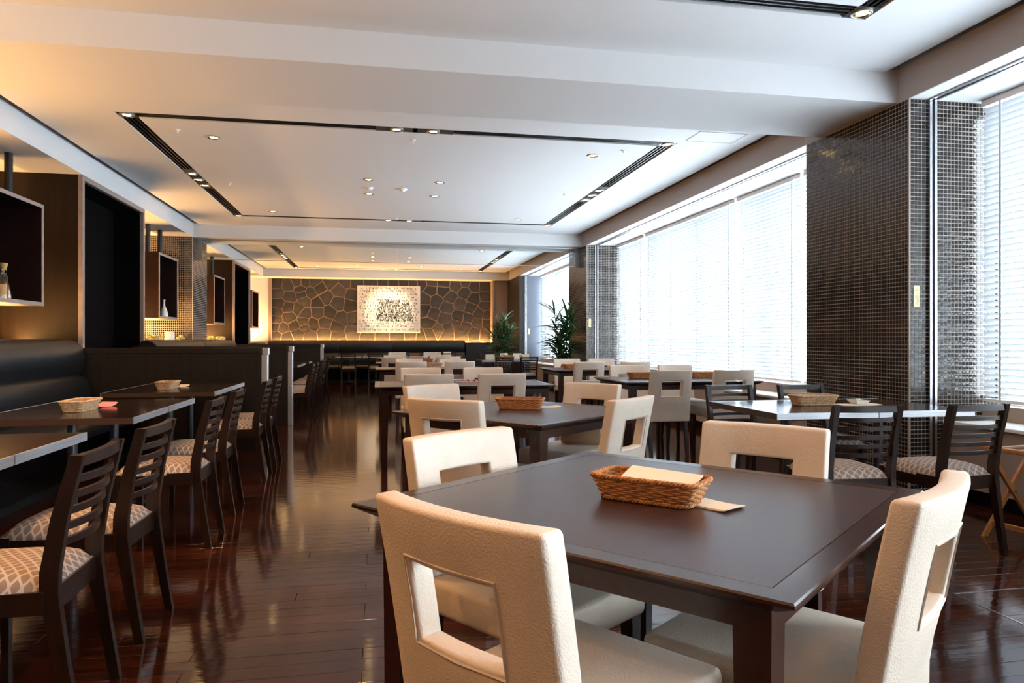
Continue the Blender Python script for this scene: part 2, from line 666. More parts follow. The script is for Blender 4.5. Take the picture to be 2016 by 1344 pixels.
def pillar(x0, x1, y0, y1, faces, label, rail_x=None):
    t = thing('tiled_pillar', label, 'pillar', ((x0 + x1) / 2, (y0 + y1) / 2, 0))
    cx, cy = (x0 + x1) / 2, (y0 + y1) / 2
    MB().box(x0 - cx, x1 - cx, y0 - cy, y1 - cy, 0, ZB).obj('core', 'tilegrout', t)
    mb = MB()
    for fc in faces:
        if fc == '-x':
            tile_face(mb, (x0 - cx, y0 - cy, .0), (0, 1, 0), (-1, 0, 0), y1 - y0, ZB)
        if fc == '+x':
            tile_face(mb, (x1 - cx, y0 - cy, .0), (0, 1, 0), (1, 0, 0), y1 - y0, ZB)
        if fc == '-y':
            tile_face(mb, (x0 - cx, y0 - cy, .0), (1, 0, 0), (0, -1, 0), x1 - x0, ZB)
    o = mb.obj('mosaic_tiles', 'tile', t)
    o['kind'] = 'stuff'
    if rail_x:
        r_ = MB()
        r_.box(rail_x - cx - .030, rail_x - cx - .012, y0 - cy - .026, y0 - cy, 0, ZB)
        r_.box(rail_x - cx + .012, rail_x - cx + .030, y0 - cy - .026, y0 - cy, 0, ZB)
        r_.obj('shutter_rail', 'steel', t)
        MB().box(rail_x - cx - .012, rail_x - cx + .012, y0 - cy - .008, y0 - cy, 0, ZB).obj('rail_channel', 'greymetal', t)
        s_ = MB().box(x0 - cx + .033, x0 - cx + .081, y0 - cy - .0065, y0 - cy - .0025, 1.37, 1.525).obj('sign_plate', 'plate', t)
        mk = MB()
        for k in range(4):
            mk.box(x0 - cx + .042, x0 - cx + .072, y0 - cy - .0069, y0 - cy - .0064, 1.465 + k * .012, 1.4665 + k * .012)
        for k, ln in enumerate((.05, .068, .03)):
            mk.box(x0 - cx + .068 - k * .011, x0 - cx + .0705 - k * .011, y0 - cy - .0069, y0 - cy - .0064, 1.455 - ln, 1.455)
        mk.obj('faint_lettering', 'lamedge', s_)
    return t


pillar(XR, 4.6, 4.485, 5.73, ('-x', '-y'), 'dark mosaic-tiled pillar beside the two steel-edged tables under the window', 3.935)
pillar(XR, 4.6, 12.47, 13.69, ('-x', '-y'), 'dark mosaic-tiled window pillar with a potted palm against it', 3.935)
pillar(XWL, XL, 12.70, 13.70, ('+x', '-y'), 'dark mosaic-tiled pillar between the hanging box shelves')
# plain pillar at the end of the window wall
t = thing('end_pillar', 'plain dark and slate-grey panelled pillar next to the taupe end wall', 'pillar', (4.15, 19.55, 0))
MB().box(-.395, .45, -.85, .9, 0, ZB).obj('core', 'darkwood', t)
MB().box(-.19, .21, -.862, -.85, 0, ZB).obj('grey_panel', 'greypanel', t)
MB().box(-.25, -.235, -.885, -.85, 0, ZB).box(-.215, -.20, -.885, -.85, 0, ZB).obj('shutter_rail', 'steel', t)
MB().box(-.165, -.115, -.868, -.862, 1.30, 1.45).obj('sign_plate', 'plate', t)

# shutter track in the window soffit
for y0, y1 in ((YB, 4.485), (5.73, 12.47), (13.69, 18.7)):
    tr = MB()
    tr.box(3.905, 3.923, y0, y1, ZB - .012, ZB)
    tr.box(3.947, 3.965, y0, y1, ZB - .012, ZB)
    struct('trim_9', tr, 'steel')
    struct('trim_10', MB().box(3.923, 3.947, y0, y1, ZB - .003, ZB), 'greymetal')

# ------------------------------------------------------------------ windows and blinds
WIN = ((-1.95, 4.485), (5.73, 12.47), (13.69, 18.7))
for i, (y0, y1) in enumerate(WIN):
    fr = MB()
    fr.box(4.5, 4.56, y0, y1, .66, .71)
    fr.box(4.5, 4.56, y0, y1, ZB - .05, ZB)
    n = max(2, int(round((y1 - y0) / 1.7)))
    ys = [y0 + (y1 - y0) * k / n for k in range(n + 1)]
    for y in ys:
        fr.box(4.5, 4.56, max(y - .025, y0), min(y + .025, y1), .71, ZB - .05)
    w_ = struct('window_%d' % (i + 1), fr, 'white')
    for k in range(n):
        MB().box(4.527, 4.533, ys[k] + .025, ys[k + 1] - .025, .71, ZB - .05).obj('pane', 'pane', w_)

ZBT, ZBB = ZB - .05, .70


def blind(y0, y1, label, tilt=40):
    ln = y1 - y0
    t = thing('venetian_blind', label, 'blind', (XWR, (y0 + y1) / 2, 0), group='venetian blinds along the windows')
    MB().box(-.03, .03, -ln / 2, ln / 2, ZBT, ZB - .004, .004, 1).obj('headrail', 'white', t)
    MB().box(-.026, .026, -ln / 2, ln / 2, ZBB - .01, ZBB + .012, .004, 1).obj('bottom_rail', 'white', t)
    s_ = MB()
    prof = [(-.025, -.0022), (-.0125, .0008), (0, .002), (.0125, .0008), (.025, -.0022)]
    for a_ in (-ln / 2, ln / 2):
        s_.v += [(x_, a_, z_) for x_, z_ in prof]
    s_.f = [(k, k + 1, k + 6, k + 5) for k in range(4)]
    sm = s_.mesh('slat', M['slat'], 80)
    n = int((ZBT - ZBB - .03) / .0435)
    for k in range(n):
        link('slat', sm, t, loc=(0, 0, ZBB + .045 + k * .0435), rot=(0, rad(tilt + R.uniform(-1.5, 1.5)), 0))
    nc = max(2, int(ln / .75) + 1)
    cm = MB().box(-.0285, -.0265, -.009, .009, ZBB, ZBT).box(.0265, .0285, -.009, .009, ZBB, ZBT).mesh('ladder_tape', M['white'])
    for k in range(nc):
        link('ladder_tape', cm, t, loc=(0, -ln / 2 + .16 + (ln - .32) * k / (nc - 1), 0))
    MB().tube([(-.045, -ln / 2 + .1, ZBT + .01), (-.045, -ln / 2 + .1, 1.25)], .004).obj('tilt_wand', 'white', t)


blind(2.42, 4.44, 'white venetian blind beside the near edge of the tiled pillar with the shutter rail')
blind(.35, 2.37, 'white venetian blind over the low ledge, beyond the tray stand')
blind(5.77, 6.63, 'narrow white venetian blind in the corner behind the mosaic pillar')
blind(6.68, 8.02, 'white venetian blind behind the cream chairs of the window table')
blind(8.06, 11.03, 'widest white venetian blind between the two mosaic pillars')
blind(11.09, 12.43, 'white venetian blind ending at the pillar next to the palm')
blind(13.75, 18.6, 'white venetian blind behind the taller potted palm')

# ------------------------------------------------------------------ ceiling slots, downlights, detectors


def slot(x0, x1, y0, y1, label):
    t = thing('slot_diffuser', label, 'air diffuser', ((x0 + x1) / 2, (y0 + y1) / 2, ZC), group='black slot diffusers in the ceiling')
    hx, hy = (x1 - x0) / 2, (y1 - y0) / 2
    MB().box(-hx, hx, -hy, hy, .026, .032).obj('housing', 'black', t)
    for k in (-1, 0, 1):
        m_ = MB()
        if hx > hy:
            m_.box(-hx, hx, k * hy * .5 - .006, k * hy * .5 + .006, .003, .024)
        else:
            m_.box(k * hx * .5 - .006, k * hx * .5 + .006, -hy, hy, .003, .024)
        m_.obj('vane', 'blackmetal', t)


dl_ring = MB().lathe([(.062, .004), (.062, -.006), (.054, -.009), (.047, -.004), (.047, .004)], 24).mesh('trim_ring', M['ring'], 50)
dl_refl = MB().lathe([(.048, -.0085), (.040, -.006), (.034, -.0035)], 24).mesh('reflector', M['reflector'], 60)
dl_lamp = MB().lathe([(.0001, -.0062), (.018, -.0055), (.030, -.004), (.036, -.002)], 20).mesh('lamp', M['lamp'], 60)
spot_data = bpy.data.lights.new('downlight_beam', 'SPOT')
spot_data.energy = 18
spot_data.color = (1.0, .48, .17)
spot_data.spot_size = rad(125)
spot_data.spot_blend = .8
spot_data.shadow_soft_size = .03


spot_near = spot_data.copy()
spot_near.energy = 115


def downlight(x, y, label, z=ZC, light=True, plate=None):
    t = thing('downlight', label, 'ceiling light', (x, y, z), group='warm recessed downlights')
    for nm, me in (('trim_ring', dl_ring), ('reflector', dl_refl), ('lamp', dl_lamp)):
        link(nm, me, t)
    if plate:
        MB().box(-plate[0], plate[0], -plate[1], plate[1], .0035, .0055).obj('backplate', 'greymetal', t)
    if light:
        o = bpy.data.objects.new('beam', spot_near if y < 4 and x < -1 else spot_data)
        COL.objects.link(o)
        o.parent = t
        o.location = (0, 0, -.012)
    return t


H = SLW / 2
BN = ('over the window-side square tables', 'over the white-blind window bay', 'nearest the stone wall')
for bi, (y0, y1, s0, s1) in enumerate(BAYS):
    nm = ('first ceiling bay', 'middle ceiling bay', 'stone-wall ceiling bay')[bi]
    xl, xr, yn, yf = SX0 + H, SX1 - H, s0 + H, s1 - H
    ym = (s0 + s1) / 2
    pl = .2
    # the two long sides broken by three lamps, the two cross sides by two
    for xx, sd in ((xl, 'banquette-side'), (xr, 'window-side')):
        slot(xx - H, xx + H, s0 + .16, ym - .52, 'black slot diffuser, %s, %s, stretch farther from stone wall' % (sd, nm))
        slot(xx - H, xx + H, ym + .52, s1 - .16, 'black slot diffuser, %s, %s, stretch nearer stone wall' % (sd, nm))
        for k in (-.32, 0, .32):
            downlight(xx, ym + k, '%s lamp of three in the %s slot, %s' % ({-.32: 'farthest-from-stone-wall', 0: 'middle', .32: 'nearest-stone-wall'}[k], sd, nm), light=(k == 0 or bi == 1),
                      plate=(H, .16 if k == 0 else .2))
        for yy, w_ in ((yn, 'farther from'), (yf, 'nearer')):
            downlight(xx, yy, 'corner slot lamp, %s, %s stone wall, %s' % (sd, w_, nm), plate=(H, H))
    xm = .35
    for yy, w_ in ((yn, 'farther from'), (yf, 'nearer')):
        slot(SX0 + .16, xm - .36, yy - H, yy + H, 'black cross slot diffuser %s stone wall, banquette half, %s' % (w_, nm))
        slot(xm + .36, SX1 - .16, yy - H, yy + H, 'black cross slot diffuser %s stone wall, window half, %s' % (w_, nm))
        for k in (-.17, .17):
            downlight(xm + k, yy, '%s lamp of the pair in cross slot %s stone wall, %s' % ('banquette-side' if k < 0 else 'window-side', w_, nm), light=bi != 2, plate=(.19, H))
    for (xx, yy) in ((-1.55, s0 + .66), (2.25, s0 + .62), (-1.55, s1 - .55), (2.25, s1 - .55)):
        downlight(xx, yy, 'ceiling downlight inside slot corner, %s, %s stone wall, %s' % (
            'banquette side' if xx < 0 else 'window side', 'nearer' if yy > ym else 'farther from', nm), light=bi != 2)
    for (xx, yy) in ((-.1, ym - .40), (.77, ym - .40), (-.1, ym + .45), (.77, ym + .45)):
        downlight(xx, yy, 'ceiling downlight of the middle four, %s, %s stone wall, %s' % (
            'banquette side' if xx < 0 else 'window side', 'nearer' if yy > ym else 'farther from', nm), light=bi != 2)

det_a = MB().lathe([(.0001, -.032), (.022, -.032), (.03, -.024), (.05, -.014), (.055, 0)], 20).mesh('detector_body', M['white'], 50)
for (xx, yy, lb) in ((.33, 9.31, 'white smoke detector dome between the four middle downlights'),
                     (-.1, 9.30, 'white flat smoke sensor between two middle-bay downlights')):
    t = thing('smoke_detector', lb, 'smoke detector', (xx, yy, ZC))
    link('detector_body', det_a, t)
    MB().lathe([(.058, 0), (.058, -.008), (.050, -.008)], 20).obj('base_ring', 'white', t)
spr = MB().lathe([(.0001, -.03), (.010, -.03), (.006, -.022), (.006, -.01), (.024, -.004), (.026, 0)], 14).mesh('sprinkler_head', M['white'], 40)
for (xx, yy, wh) in ((-1.82, 7.08, 'beside the corner slot lamp over the banquette'), (.35, 7.01, 'beside the paired slot lamps'),
                     (2.5, 6.99, 'beside the window-side corner slot lamp'), (-1.8, 9.35, 'beside the three banquette-side slot lamps'),
                     (2.48, 9.23, 'beside the three window-side slot lamps'), (.32, 11.53, 'beside the paired lamps of the far cross slot')):
    o = link('sprinkler', spr, None, loc=(xx, yy, ZC))
    tag(o, 'small white ceiling sprinkler ' + wh, 'sprinkler', 'ceiling sprinklers')
# access hatch
t = thing('access_hatch', 'flush white ceiling access hatch beside the first beam', 'hatch', (3.22, 6.38, ZC))
MB().box(-.235, .235, -.15, .15, -.002, .004).obj('panel', 'ceil', t)
h_ = MB()
for b_ in ((-.245, .245, -.16, -.152), (-.245, .245, .152, .16), (-.245, -.237, -.16, .16), (.237, .245, -.16, .16)):
    h_.box(*b_, -.003, .004)
h_.obj('frame', 'shelfedge', t)

# glass smoke barrier below the second beam
t = thing('smoke_barrier', 'hanging clear glass smoke barrier below the second ceiling beam', 'glass barrier', (.36, 12.95, 0))
gx = [XL + .09, -1.35, .35, 2.05, XR - .09]
for a_, b_ in zip(gx, gx[1:]):
    MB().box(a_ - .36 + .003, b_ - .36 - .003, -.004, .004, 2.525, ZB - .015).obj('glass_pane', 'smoke', t)
MB().box(XL - .36, XR - .36, -.012, .012, ZB - .018, ZB).obj('top_channel', 'ring', t)
MB().box(XL - .27, XR - .45, -.005, .005, 2.518, 2.525).obj('bottom_edge', 'ring', t)
for xx in (XL, XR - .09):
    MB().box(xx - .36, xx + .09 - .36, -.012, .012, 2.50, ZB - .018).obj('end_bracket', 'ring', t)

# ------------------------------------------------------------------ left side: ledges, cabinets, shelves, partitions, benches
LEDGE = 1.07
for i, (y0, y1) in enumerate(((YB, 8.17), (10.20, 12.70), (13.70, 16.26))):
    struct('wall_ledge', MB().box(XWL, -3.06, y0, y1, 0, LEDGE), 'darkwood')
struct('wall_ledge', MB().box(XWL, -3.06, 18.23, 20.72, 0, LEDGE), 'darkwood')


def cabinet(y0, y1, label):
    t = thing('tall_cabinet', label, 'cabinet', (-3.5, (y0 + y1) / 2, 0), group='tall dark cabinets along the left wall')
    hy = (y1 - y0) / 2
    MB().box(-.5, .10, -hy, hy, 0, ZB).obj('body', 'brownpanel', t)
    for b_ in ((-hy, -hy + .045, 0, ZB), (hy - .045, hy, 0, ZB), (-hy + .045, hy - .045, ZB - .05, ZB), (-hy + .045, hy - .045, 0, .08)):
        MB().box(.10, .42, *b_).obj('side_panel', 'brownpanel', t)
    MB().box(.10, .112, -hy + .045, hy - .045, .08, ZB - .05).obj('niche_back', 'matteblack', t)
    for b_ in ((-hy + .045, -hy + .049, .08, ZB - .05), (hy - .049, hy - .045, .08, ZB - .05), (-hy + .049, hy - .049, ZB - .054, ZB - .05)):
        MB().box(.112, .419, *b_).obj('niche_lining', 'matteblack', t)
    for b_ in ((-hy, -hy + .05, 0, ZB), (hy - .05, hy, 0, ZB), (-hy + .05, hy - .05, ZB - .055, ZB)):
        MB().box(.42, .47, b_[0], b_[1], b_[2], b_[3], .003, 1).obj('frame_edge', 'shelfedge', t)


cabinet(8.17, 10.20, 'tall dark cabinet with a deep black niche, between the first two hanging shelves')
cabinet(16.26, 18.23, 'tall dark cabinet with a deep black niche, nearer the stone wall')


def box_shelf(yc, label):
    t = thing('hanging_shelf', label, 'shelf', (-3.15, yc, 1.46), group='open box shelves hung from the soffit')
    d, h, e = .42, .97, .035
    MB().box(-d, -d + .012, -.5, .5, 0, h).obj('back_panel', 'redbrown', t)
    for nm, b_ in (('bottom_board', (-.5, .5, 0, e)), ('top_board', (-.5, .5, h - e, h)),
                   ('side_board', (-.5, -.5 + e, e, h - e)), ('side_board', (.5 - e, .5, e, h - e))):
        o = MB().box(-d + .012, -.004, *b_).obj(nm, 'redbrown', t)
        MB().box(-.004, .004, *b_).obj('front_edging', 'shelfedge', o)
    for yy in (-.30, .30):
        MB().tube([(-d / 2, yy, h), (-d / 2, yy, ZB - 1.46)], .035, 14).obj('hanger_post', 'blackmetal', t, 60)
    return t


box_shelf(7.06, 'hanging dark box shelf holding a glass jar and decanter')
box_shelf(11.75, 'hanging dark box shelf with one tall vase, before the tiled pillar')
box_shelf(15.35, 'hanging dark box shelf with a small bowl, beside the second tall cabinet')
box_shelf(19.7, 'hanging dark box shelf against the white-lit end wall')


def vase(name, prof, m, label, loc, stop=None, extra=None):
    t = thing(name, label, 'vase', loc)
    MB().lathe(prof, 24).obj('body', m, t, 50)
    if stop:
        MB().lathe(stop, 20).obj('stopper', 'cork', t, 50)
    if extra:
        MB().lathe(extra, 20).obj('contents', 'amber', t, 50)
    return t


vase('glass_jar', [(.0001, .002), (.058, .002), (.058, .20), (.045, .215), (.045, .235), (.050, .24), (.050, .262), (.0001, .262)], 'vase',
     'lidded glass jar on the first hanging shelf', (-3.26, 7.0, 1.496), extra=[(.0001, .004), (.05, .004), (.05, .13), (.0001, .13)])
vase('glass_decanter', [(.0001, .002), (.062, .002), (.068, .02), (.030, .20), (.018, .235), (.018, .25)], 'vase',
     'tapering glass decanter with ochre stopper on the first hanging shelf', (-3.30, 7.14, 1.496),
     [(.016, .25), (.020, .262), (.034, .33), (.0001, .33)], [(.0001, .004), (.055, .004), (.034, .12), (.0001, .12)])
vase('tall_vase', [(.0001, .0), (.055, .0), (.06, .04), (.045, .10), (.018, .17), (.014, .23), (.022, .27), (.018, .268)], 'china',
     'slender pale vase standing on the second hanging shelf', (-3.26, 11.9, 1.496))
vase('glowing_vase', [(.0001, .0), (.07, .0), (.075, .02), (.075, .17), (.06, .19), (.06, .195)], 'china',
     'stout pale vase lit from below on the ledge under the second shelf', (-3.22, 12.06, LEDGE), extra=[(.0001, .19), (.058, .19)])
vase('small_bowl', [(.0001, 0), (.03, 0), (.05, .04), (.06, .07), (.055, .07), (.03, .012), (.0001, .01)], 'china',
     'small pale bowl on the hanging shelf beside the second tall cabinet', (-3.26, 15.12, 1.496))

# yellow flower arrangements on the ledges
blossom = []
for k in range(3):
    mb = MB()
    for i in range(7):
        a_ = 2 * PI * i / 7
        el = .5
        c_, s_ = math.cos(a_), math.sin(a_)
        mb.add([(0, 0, 0), (c_ * .02 - s_ * .013, s_ * .02 + c_ * .013, .016), (c_ * .036, s_ * .036, .014 + .004 * k),
                (c_ * .02 + s_ * .013, s_ * .02 - c_ * .013, .016)], [(0, 1, 2, 3)])
    mb.lathe([(.0001, .016), (.008, .013), (.009, .004), (.0001, 0)], 8)
    blossom.append(mb.mesh('blossom', M['petal'], 50))


def flowers(yc, n, ln, label):
    t = thing('flower_trough', label, 'flowers', (-3.20, yc, LEDGE), group='yellow flowers on the ledges')
    MB().box(-.07, .07, -ln / 2, ln / 2, 0, .05, .006, 1).obj('trough', 'pot', t)
    for i in range(n):
        y = R.uniform(-ln / 2 + .02, ln / 2 - .02)
        x = R.uniform(-.05, .06)
        z = .055 + R.uniform(0, .065)
        link('blossom', R.choice(blossom), t, loc=(x, y, z), rot=(R.uniform(-.7, .7), R.uniform(-.2, .9), R.uniform(0, 6)),
             scale=[R.uniform(.8, 1.35)] * 3)
        if i % 4 == 0:
            MB().tube([(x, y, .03), (x, y, z)], .0025, 4).obj('stem', 'leaf', t)


flowers(11.2, 34, .62, 'pale yellow flowers in a trough beside the tall cabinet')
flowers(12.42, 12, .34, 'few pale yellow flowers in a trough beside the stout vase')
flowers(14.75, 26, .55, 'pale yellow flowers in a trough just past the tiled pillar')
flowers(15.75, 24, .42, 'pale yellow flowers in a trough under the small-bowl shelf')

# LED strips on the ledges behind the benches and on the end wall
for (y0, y1, pw) in ((-1.2, 8.1, 250), (10.30, 12.62, 130), (13.78, 16.2, 130), (18.6, 20.55, 150)):
    t = thing('led_strip', 'warm LED strip on the ledge behind the bench, %s' %
              {-1.2: 'under the first hanging shelf', 10.30: 'before the tiled pillar', 13.78: 'past the tiled pillar',
               18.6: 'by the end wall'}[y0], 'light strip', (-3.62, (y0 + y1) / 2, LEDGE), group='ledge light strips')
    hl = (y1 - y0) / 2
    MB().box(-.03, .03, -hl, hl, 0, .012).obj('profile', 'alu', t)
    MB().box(-.016, .016, -hl, hl, .012, .016).obj('diffuser', 'led', t)
    o = area('strip_light', (0, 0, .02), (rad(180), 0, 0), .05, 2 * hl, pw)
    o.parent = t


def partition(y, label, x0=-3.06):
    t = thing('partition_wall', label, 'partition', ((x0 - 1.1) / 2, y, 0), group='low dark partitions between the booths')
    hx = (-1.1 - x0) / 2
    MB().box(-hx, hx - .06, -.05, .05, 0, 1.0).obj('panel', 'darkwood', t)
    MB().box(-hx, hx - .06, -.055, .055, 1.0, 1.055, .003, 1).obj('cap_rail', 'darkwood', t)
    MB().box(hx - .06, hx, -.045, .05, 0, .985, .003, 1).obj('end_post', 'alu', t)
    MB().box(hx - .05, hx + .012, -.055, .055, .985, 1.055, .004, 1).obj('post_cap', 'alu', t)


partition(7.66, 'low dark partition with aluminium end post closing off the first bench')
partition(9.85, 'low dark partition with aluminium end post below the first tall cabinet')
partition(15.35, 'low dark partition with aluminium end post beyond the tiled pillar')


def cushion(mb, prof, y0, y1, round_=.04):
    """closed profile in xz swept along y with pinched ends"""
    n = len(prof)
    cx = sum(a_ for a_, b_ in prof) / n
    cz = sum(b_ for a_, b_ in prof) / n
    st = [(y0, .90), (y0 + round_ * .3, .965), (y0 + round_, 1.)]
    st += [(y1 - (a_ - y0), s_) for a_, s_ in reversed(st)]
    vs_ = [(cx + (a_ - cx) * s_, y, cz + (b_ - cz) * s_) for y, s_ in st for a_, b_ in prof]
    fs = [tuple(range(n - 1, -1, -1)), tuple((len(st) - 1) * n + k for k in range(n))]
    for i in range(len(st) - 1):
        for k in range(n):
            l_ = (k + 1) % n
            fs.append((i * n + k, i * n + l_, (i + 1) * n + l_, (i + 1) * n + k))
    return mb.add(vs_, fs)


UP = [(-.25, .80), (-.245, 1.09), (-.22, 1.125), (-.16, 1.14), (-.09, 1.125), (-.035, 1.07), (-.012, .98), (-.02, .88), (-.055, .80)]
LO = [(-.25, .45), (-.25, .80), (-.05, .80), (.005, .76), (.03, .66), (.045, .55), (.03, .45)]
SE = [(-.25, .36), (-.25, .455), (.46, .465), (.52, .45), (.55, .41), (.54, .36)]


def bench(loc, rz, cuts, label):
    t = thing('banquette', label, 'bench', loc, rz, group='black leather banquettes')
    for a_, b_ in zip(cuts, cuts[1:]):
        for nm, pr in (('upper_back', UP), ('lower_back', LO), ('seat_cushion', SE)):
            cushion(MB(), pr, a_ + .002, b_ - .002).obj(nm, 'leather', t, 50)
    MB().box(-.25, .48, cuts[0], cuts[-1], .08, .36).obj('plinth', 'black', t)
    MB().box(-.25, .42, cuts[0], cuts[-1], 0, .08).obj('kickboard', 'blackmetal', t)


bench((-2.775, 0, 0), 0, [.4, 7.59], 'long black leather banquette ending at the first partition, three table pairs before it')
bench((-2.775, 0, 0), 0, [9.92, 12.6, 15.28], 'black leather banquette between the second and third partitions')
bench((0, 20.14, 0), -PI / 2, [-2.9, -1.02, .434, 2.48], 'black leather banquette along the stone wall under the painting')
t = thing('wainscot_box', 'low dark wood box beside the stone-wall banquette', 'low cabinet', (2.90, 20.2, 0))
MB().box(-.41, .40, -.12, .22, 0, 1.045).obj('body', 'darkwood', t)
MB().box(-.415, .40, -.125, .22, 1.045, 1.07, .003, 1).obj('top_board', 'darkwood', t)
t = thing('led_strip', 'warm LED strip behind the banquette at the foot of the stone wall', 'light strip', (.2, 20.715, 0))
MB().box(-3.05, 3.08, -.03, .03, 1.0, 1.012).obj('profile', 'alu', t)
MB().box(-3.05, 3.08, -.014, .014, 1.012, 1.018).obj('diffuser', 'led', t)
o = area('strip_light', (0, 0, 1.025), (rad(180), 0, 0), 6.1, .04, 150)
o.parent = t
struct('trim_11', MB().box(-2.96, 3.30, 20.42, 20.80, .9, 1.0), 'darkwood')

# ------------------------------------------------------------------ painting
t = thing('painting', 'large pale canvas of black scribbled handwriting on the stone wall', 'painting', (.34, 20.73, 1.36))
PWD, PHT = 1.78, 1.34
MB().box(-PWD / 2, PWD / 2, -.03, .0, 0, PHT, .008, 2).obj('canvas', 'canvas', t)
ik = MB()


def stroke(pts, w):
    n = len(pts)
    l_, r_ = [], []
    for i in range(n):
        a_, b_ = pts[max(i - 1, 0)], pts[min(i + 1, n - 1)]
        dx, dz = b_[0] - a_[0], b_[1] - a_[1]
        d = math.hypot(dx, dz) or 1
        ww = w * (.5 + .5 * math.sin(PI * (i + .6) / (n + .2)))
        l_.append((pts[i][0] - dz / d * ww, -.0312, pts[i][1] + dx / d * ww))
        r_.append((pts[i][0] + dz / d * ww, -.0312, pts[i][1] - dx / d * ww))
    ik.add(l_ + r_, [(i, i + 1, n + i + 1, n + i) for i in range(n - 1)])


def scrawl(x, z, h, w):
    k = R.random()
    if k < .4:
        p_ = [(x + h * .25 * i / 4 + R.uniform(-.1, .1) * h, z + h * (.5 * math.sin(i * 2.1 + k * 20))) for i in range(6)]
    elif k < .7:
        p_ = [(x + h * .8 * i / 5, z + h * .45 * math.sin(i * 1.9 + k * 9)) for i in range(7)]
    else:
        a0 = R.uniform(0, 6)
        p_ = [(x + h * .4 * math.cos(a0 + i * .7), z + h * .5 * math.sin(a0 + i * .7)) for i in range(6)]
    stroke(p_, w)


for row in range(15):
    z = PHT - .075 - row * .084
    x = -PWD / 2 + .05
    while x < PWD / 2 - .11:
        if R.random() < .9:
            scrawl(x + .02, z + R.uniform(-.012, .012), R.uniform(.045, .085), R.uniform(.003, .0058))
        x += R.uniform(.05, .085)
for row in range(9):
    z = .90 - row * .068
    x = -.27 - row * .012
    while x < .56 + row * .012:
        scrawl(x, z + R.uniform(-.02, .02), R.uniform(.06, .10), R.uniform(.004, .0095))
        x += R.uniform(.03, .05)
o = ik.obj('ink_strokes', 'ink', t)
o['kind'] = 'stuff'
for xx in (-.5, 1.15):
    sp_ = bpy.data.lights.new('picture_light', 'SPOT')
    sp_.energy, sp_.color, sp_.spot_size, sp_.spot_blend = 130, (1, .78, .52), rad(40), .7
    o = thing('downlight', 'ceiling spotlight aimed at the scribbled canvas, %s' % ('banquette side' if xx < 0 else 'window side'), 'ceiling light', (xx, 18.9, ZC), group='picture spotlights')
    link('trim_ring', dl_ring, o)
    link('lamp', dl_lamp, o)
    b_ = bpy.data.objects.new('beam', sp_)
    COL.objects.link(b_)
    b_.parent = o
    b_.location = (0, 0, -.02)
    b_.rotation_euler = Vector((.34 - xx, 1.85, -1.15)).to_track_quat('-Z', 'Y').to_euler()

# ------------------------------------------------------------------ square and long espresso tables


def edge_table(w, d, label, loc, rz, border=True, h=.72):
    t = thing('espresso_table', label, 'table', loc, rz, group='espresso wood tables')
    x, y = w / 2, d / 2
    b = .052
    MB().box(-x + b + .0022, x - b - .0022, -y + b + .0022, y - b - .0022, h - .022, h - .0002).obj('top_panel', 'espresso_top', t)
    # mitred border with a thin nose and a long bevel underneath
    cs = [(-x, -y), (x, -y), (x, y), (-x, y)]
    inn = [(-x + b, -y + b), (x - b, -y + b), (x - b, y - b), (-x + b, y - b)]
    und = [(-x + .046, -y + .046), (x - .046, -y + .046), (x - .046, y - .046), (-x + .046, y - .046)]
    for k in range(4):
        l_ = (k + 1) % 4
        prof = []
        for q in (k, l_):
            o_, i_, u_ = cs[q], inn[q], und[q]
            ox = tuple(o_[j] + (i_[j] - o_[j]) * .045 for j in (0, 1))
            prof.append([(i_[0], i_[1], h), (ox[0], ox[1], h), (o_[0], o_[1], h - .004), (o_[0], o_[1], h - .010),
                         (u_[0], u_[1], h - .036), (i_[0], i_[1], h - .036)])
        MB().hull(prof[0], prof[1]).obj('border', 'espresso', t)
    ap = .055
    for (x0, x1, y0, y1) in ((-x + ap, x - ap, -y + ap, -y + ap + .022), (-x + ap, x - ap, y - ap - .022, y - ap),
                             (-x + ap, -x + ap + .022, -y + ap + .022, y - ap - .022), (x - ap - .022, x - ap, -y + ap + .022, y - ap - .022)):
        MB().box(x0, x1, y0, y1, h - .080, h - .036).obj('apron', 'espresso', t)
    for sx in (-1, 1):
        for sy in (-1, 1):
            MB().bar((sx * (x - ap - .030), sy * (y - ap - .030), 0), (sx * (x - ap - .034), sy * (y - ap - .034), h - .036),
                     .05, .05, .068, .068).obj('leg', 'espresso', t)
    return t


A_T = rad(40.0)
edge_table(1.09, 1.09, 'square espresso table with envelope-filled wicker basket, farthest from stone wall', (.705, 1.771, 0), A_T)
edge_table(1.09, 1.09, 'square espresso table standing cornerwise, nearer the stone wall', (.851, 4.113, 0), A_T)
edge_table(1.64, .92, 'long espresso table with the pink napkin', (.80, 6.82, 0), 0)
edge_table(1.64, .92, 'long espresso table next after the pink-napkin table', (.80, 10.66, 0), 0)
edge_table(1.64, .92, 'long espresso table just past the glass smoke barrier', (.80, 13.4, 0), 0)
edge_table(1.64, .92, 'long espresso table last before the stone-wall banquette', (.85, 16.75, 0), 0)
edge_table(1.46, 1.08, 'espresso window table with two wicker baskets, next to the mosaic pillar', (3.13, 7.15, 0), 0)
edge_table(1.46, 1.08, 'espresso window table with one basket, nearer the palm', (3.14, 9.98, 0), 0)

# ------------------------------------------------------------------ cream cut-out chairs


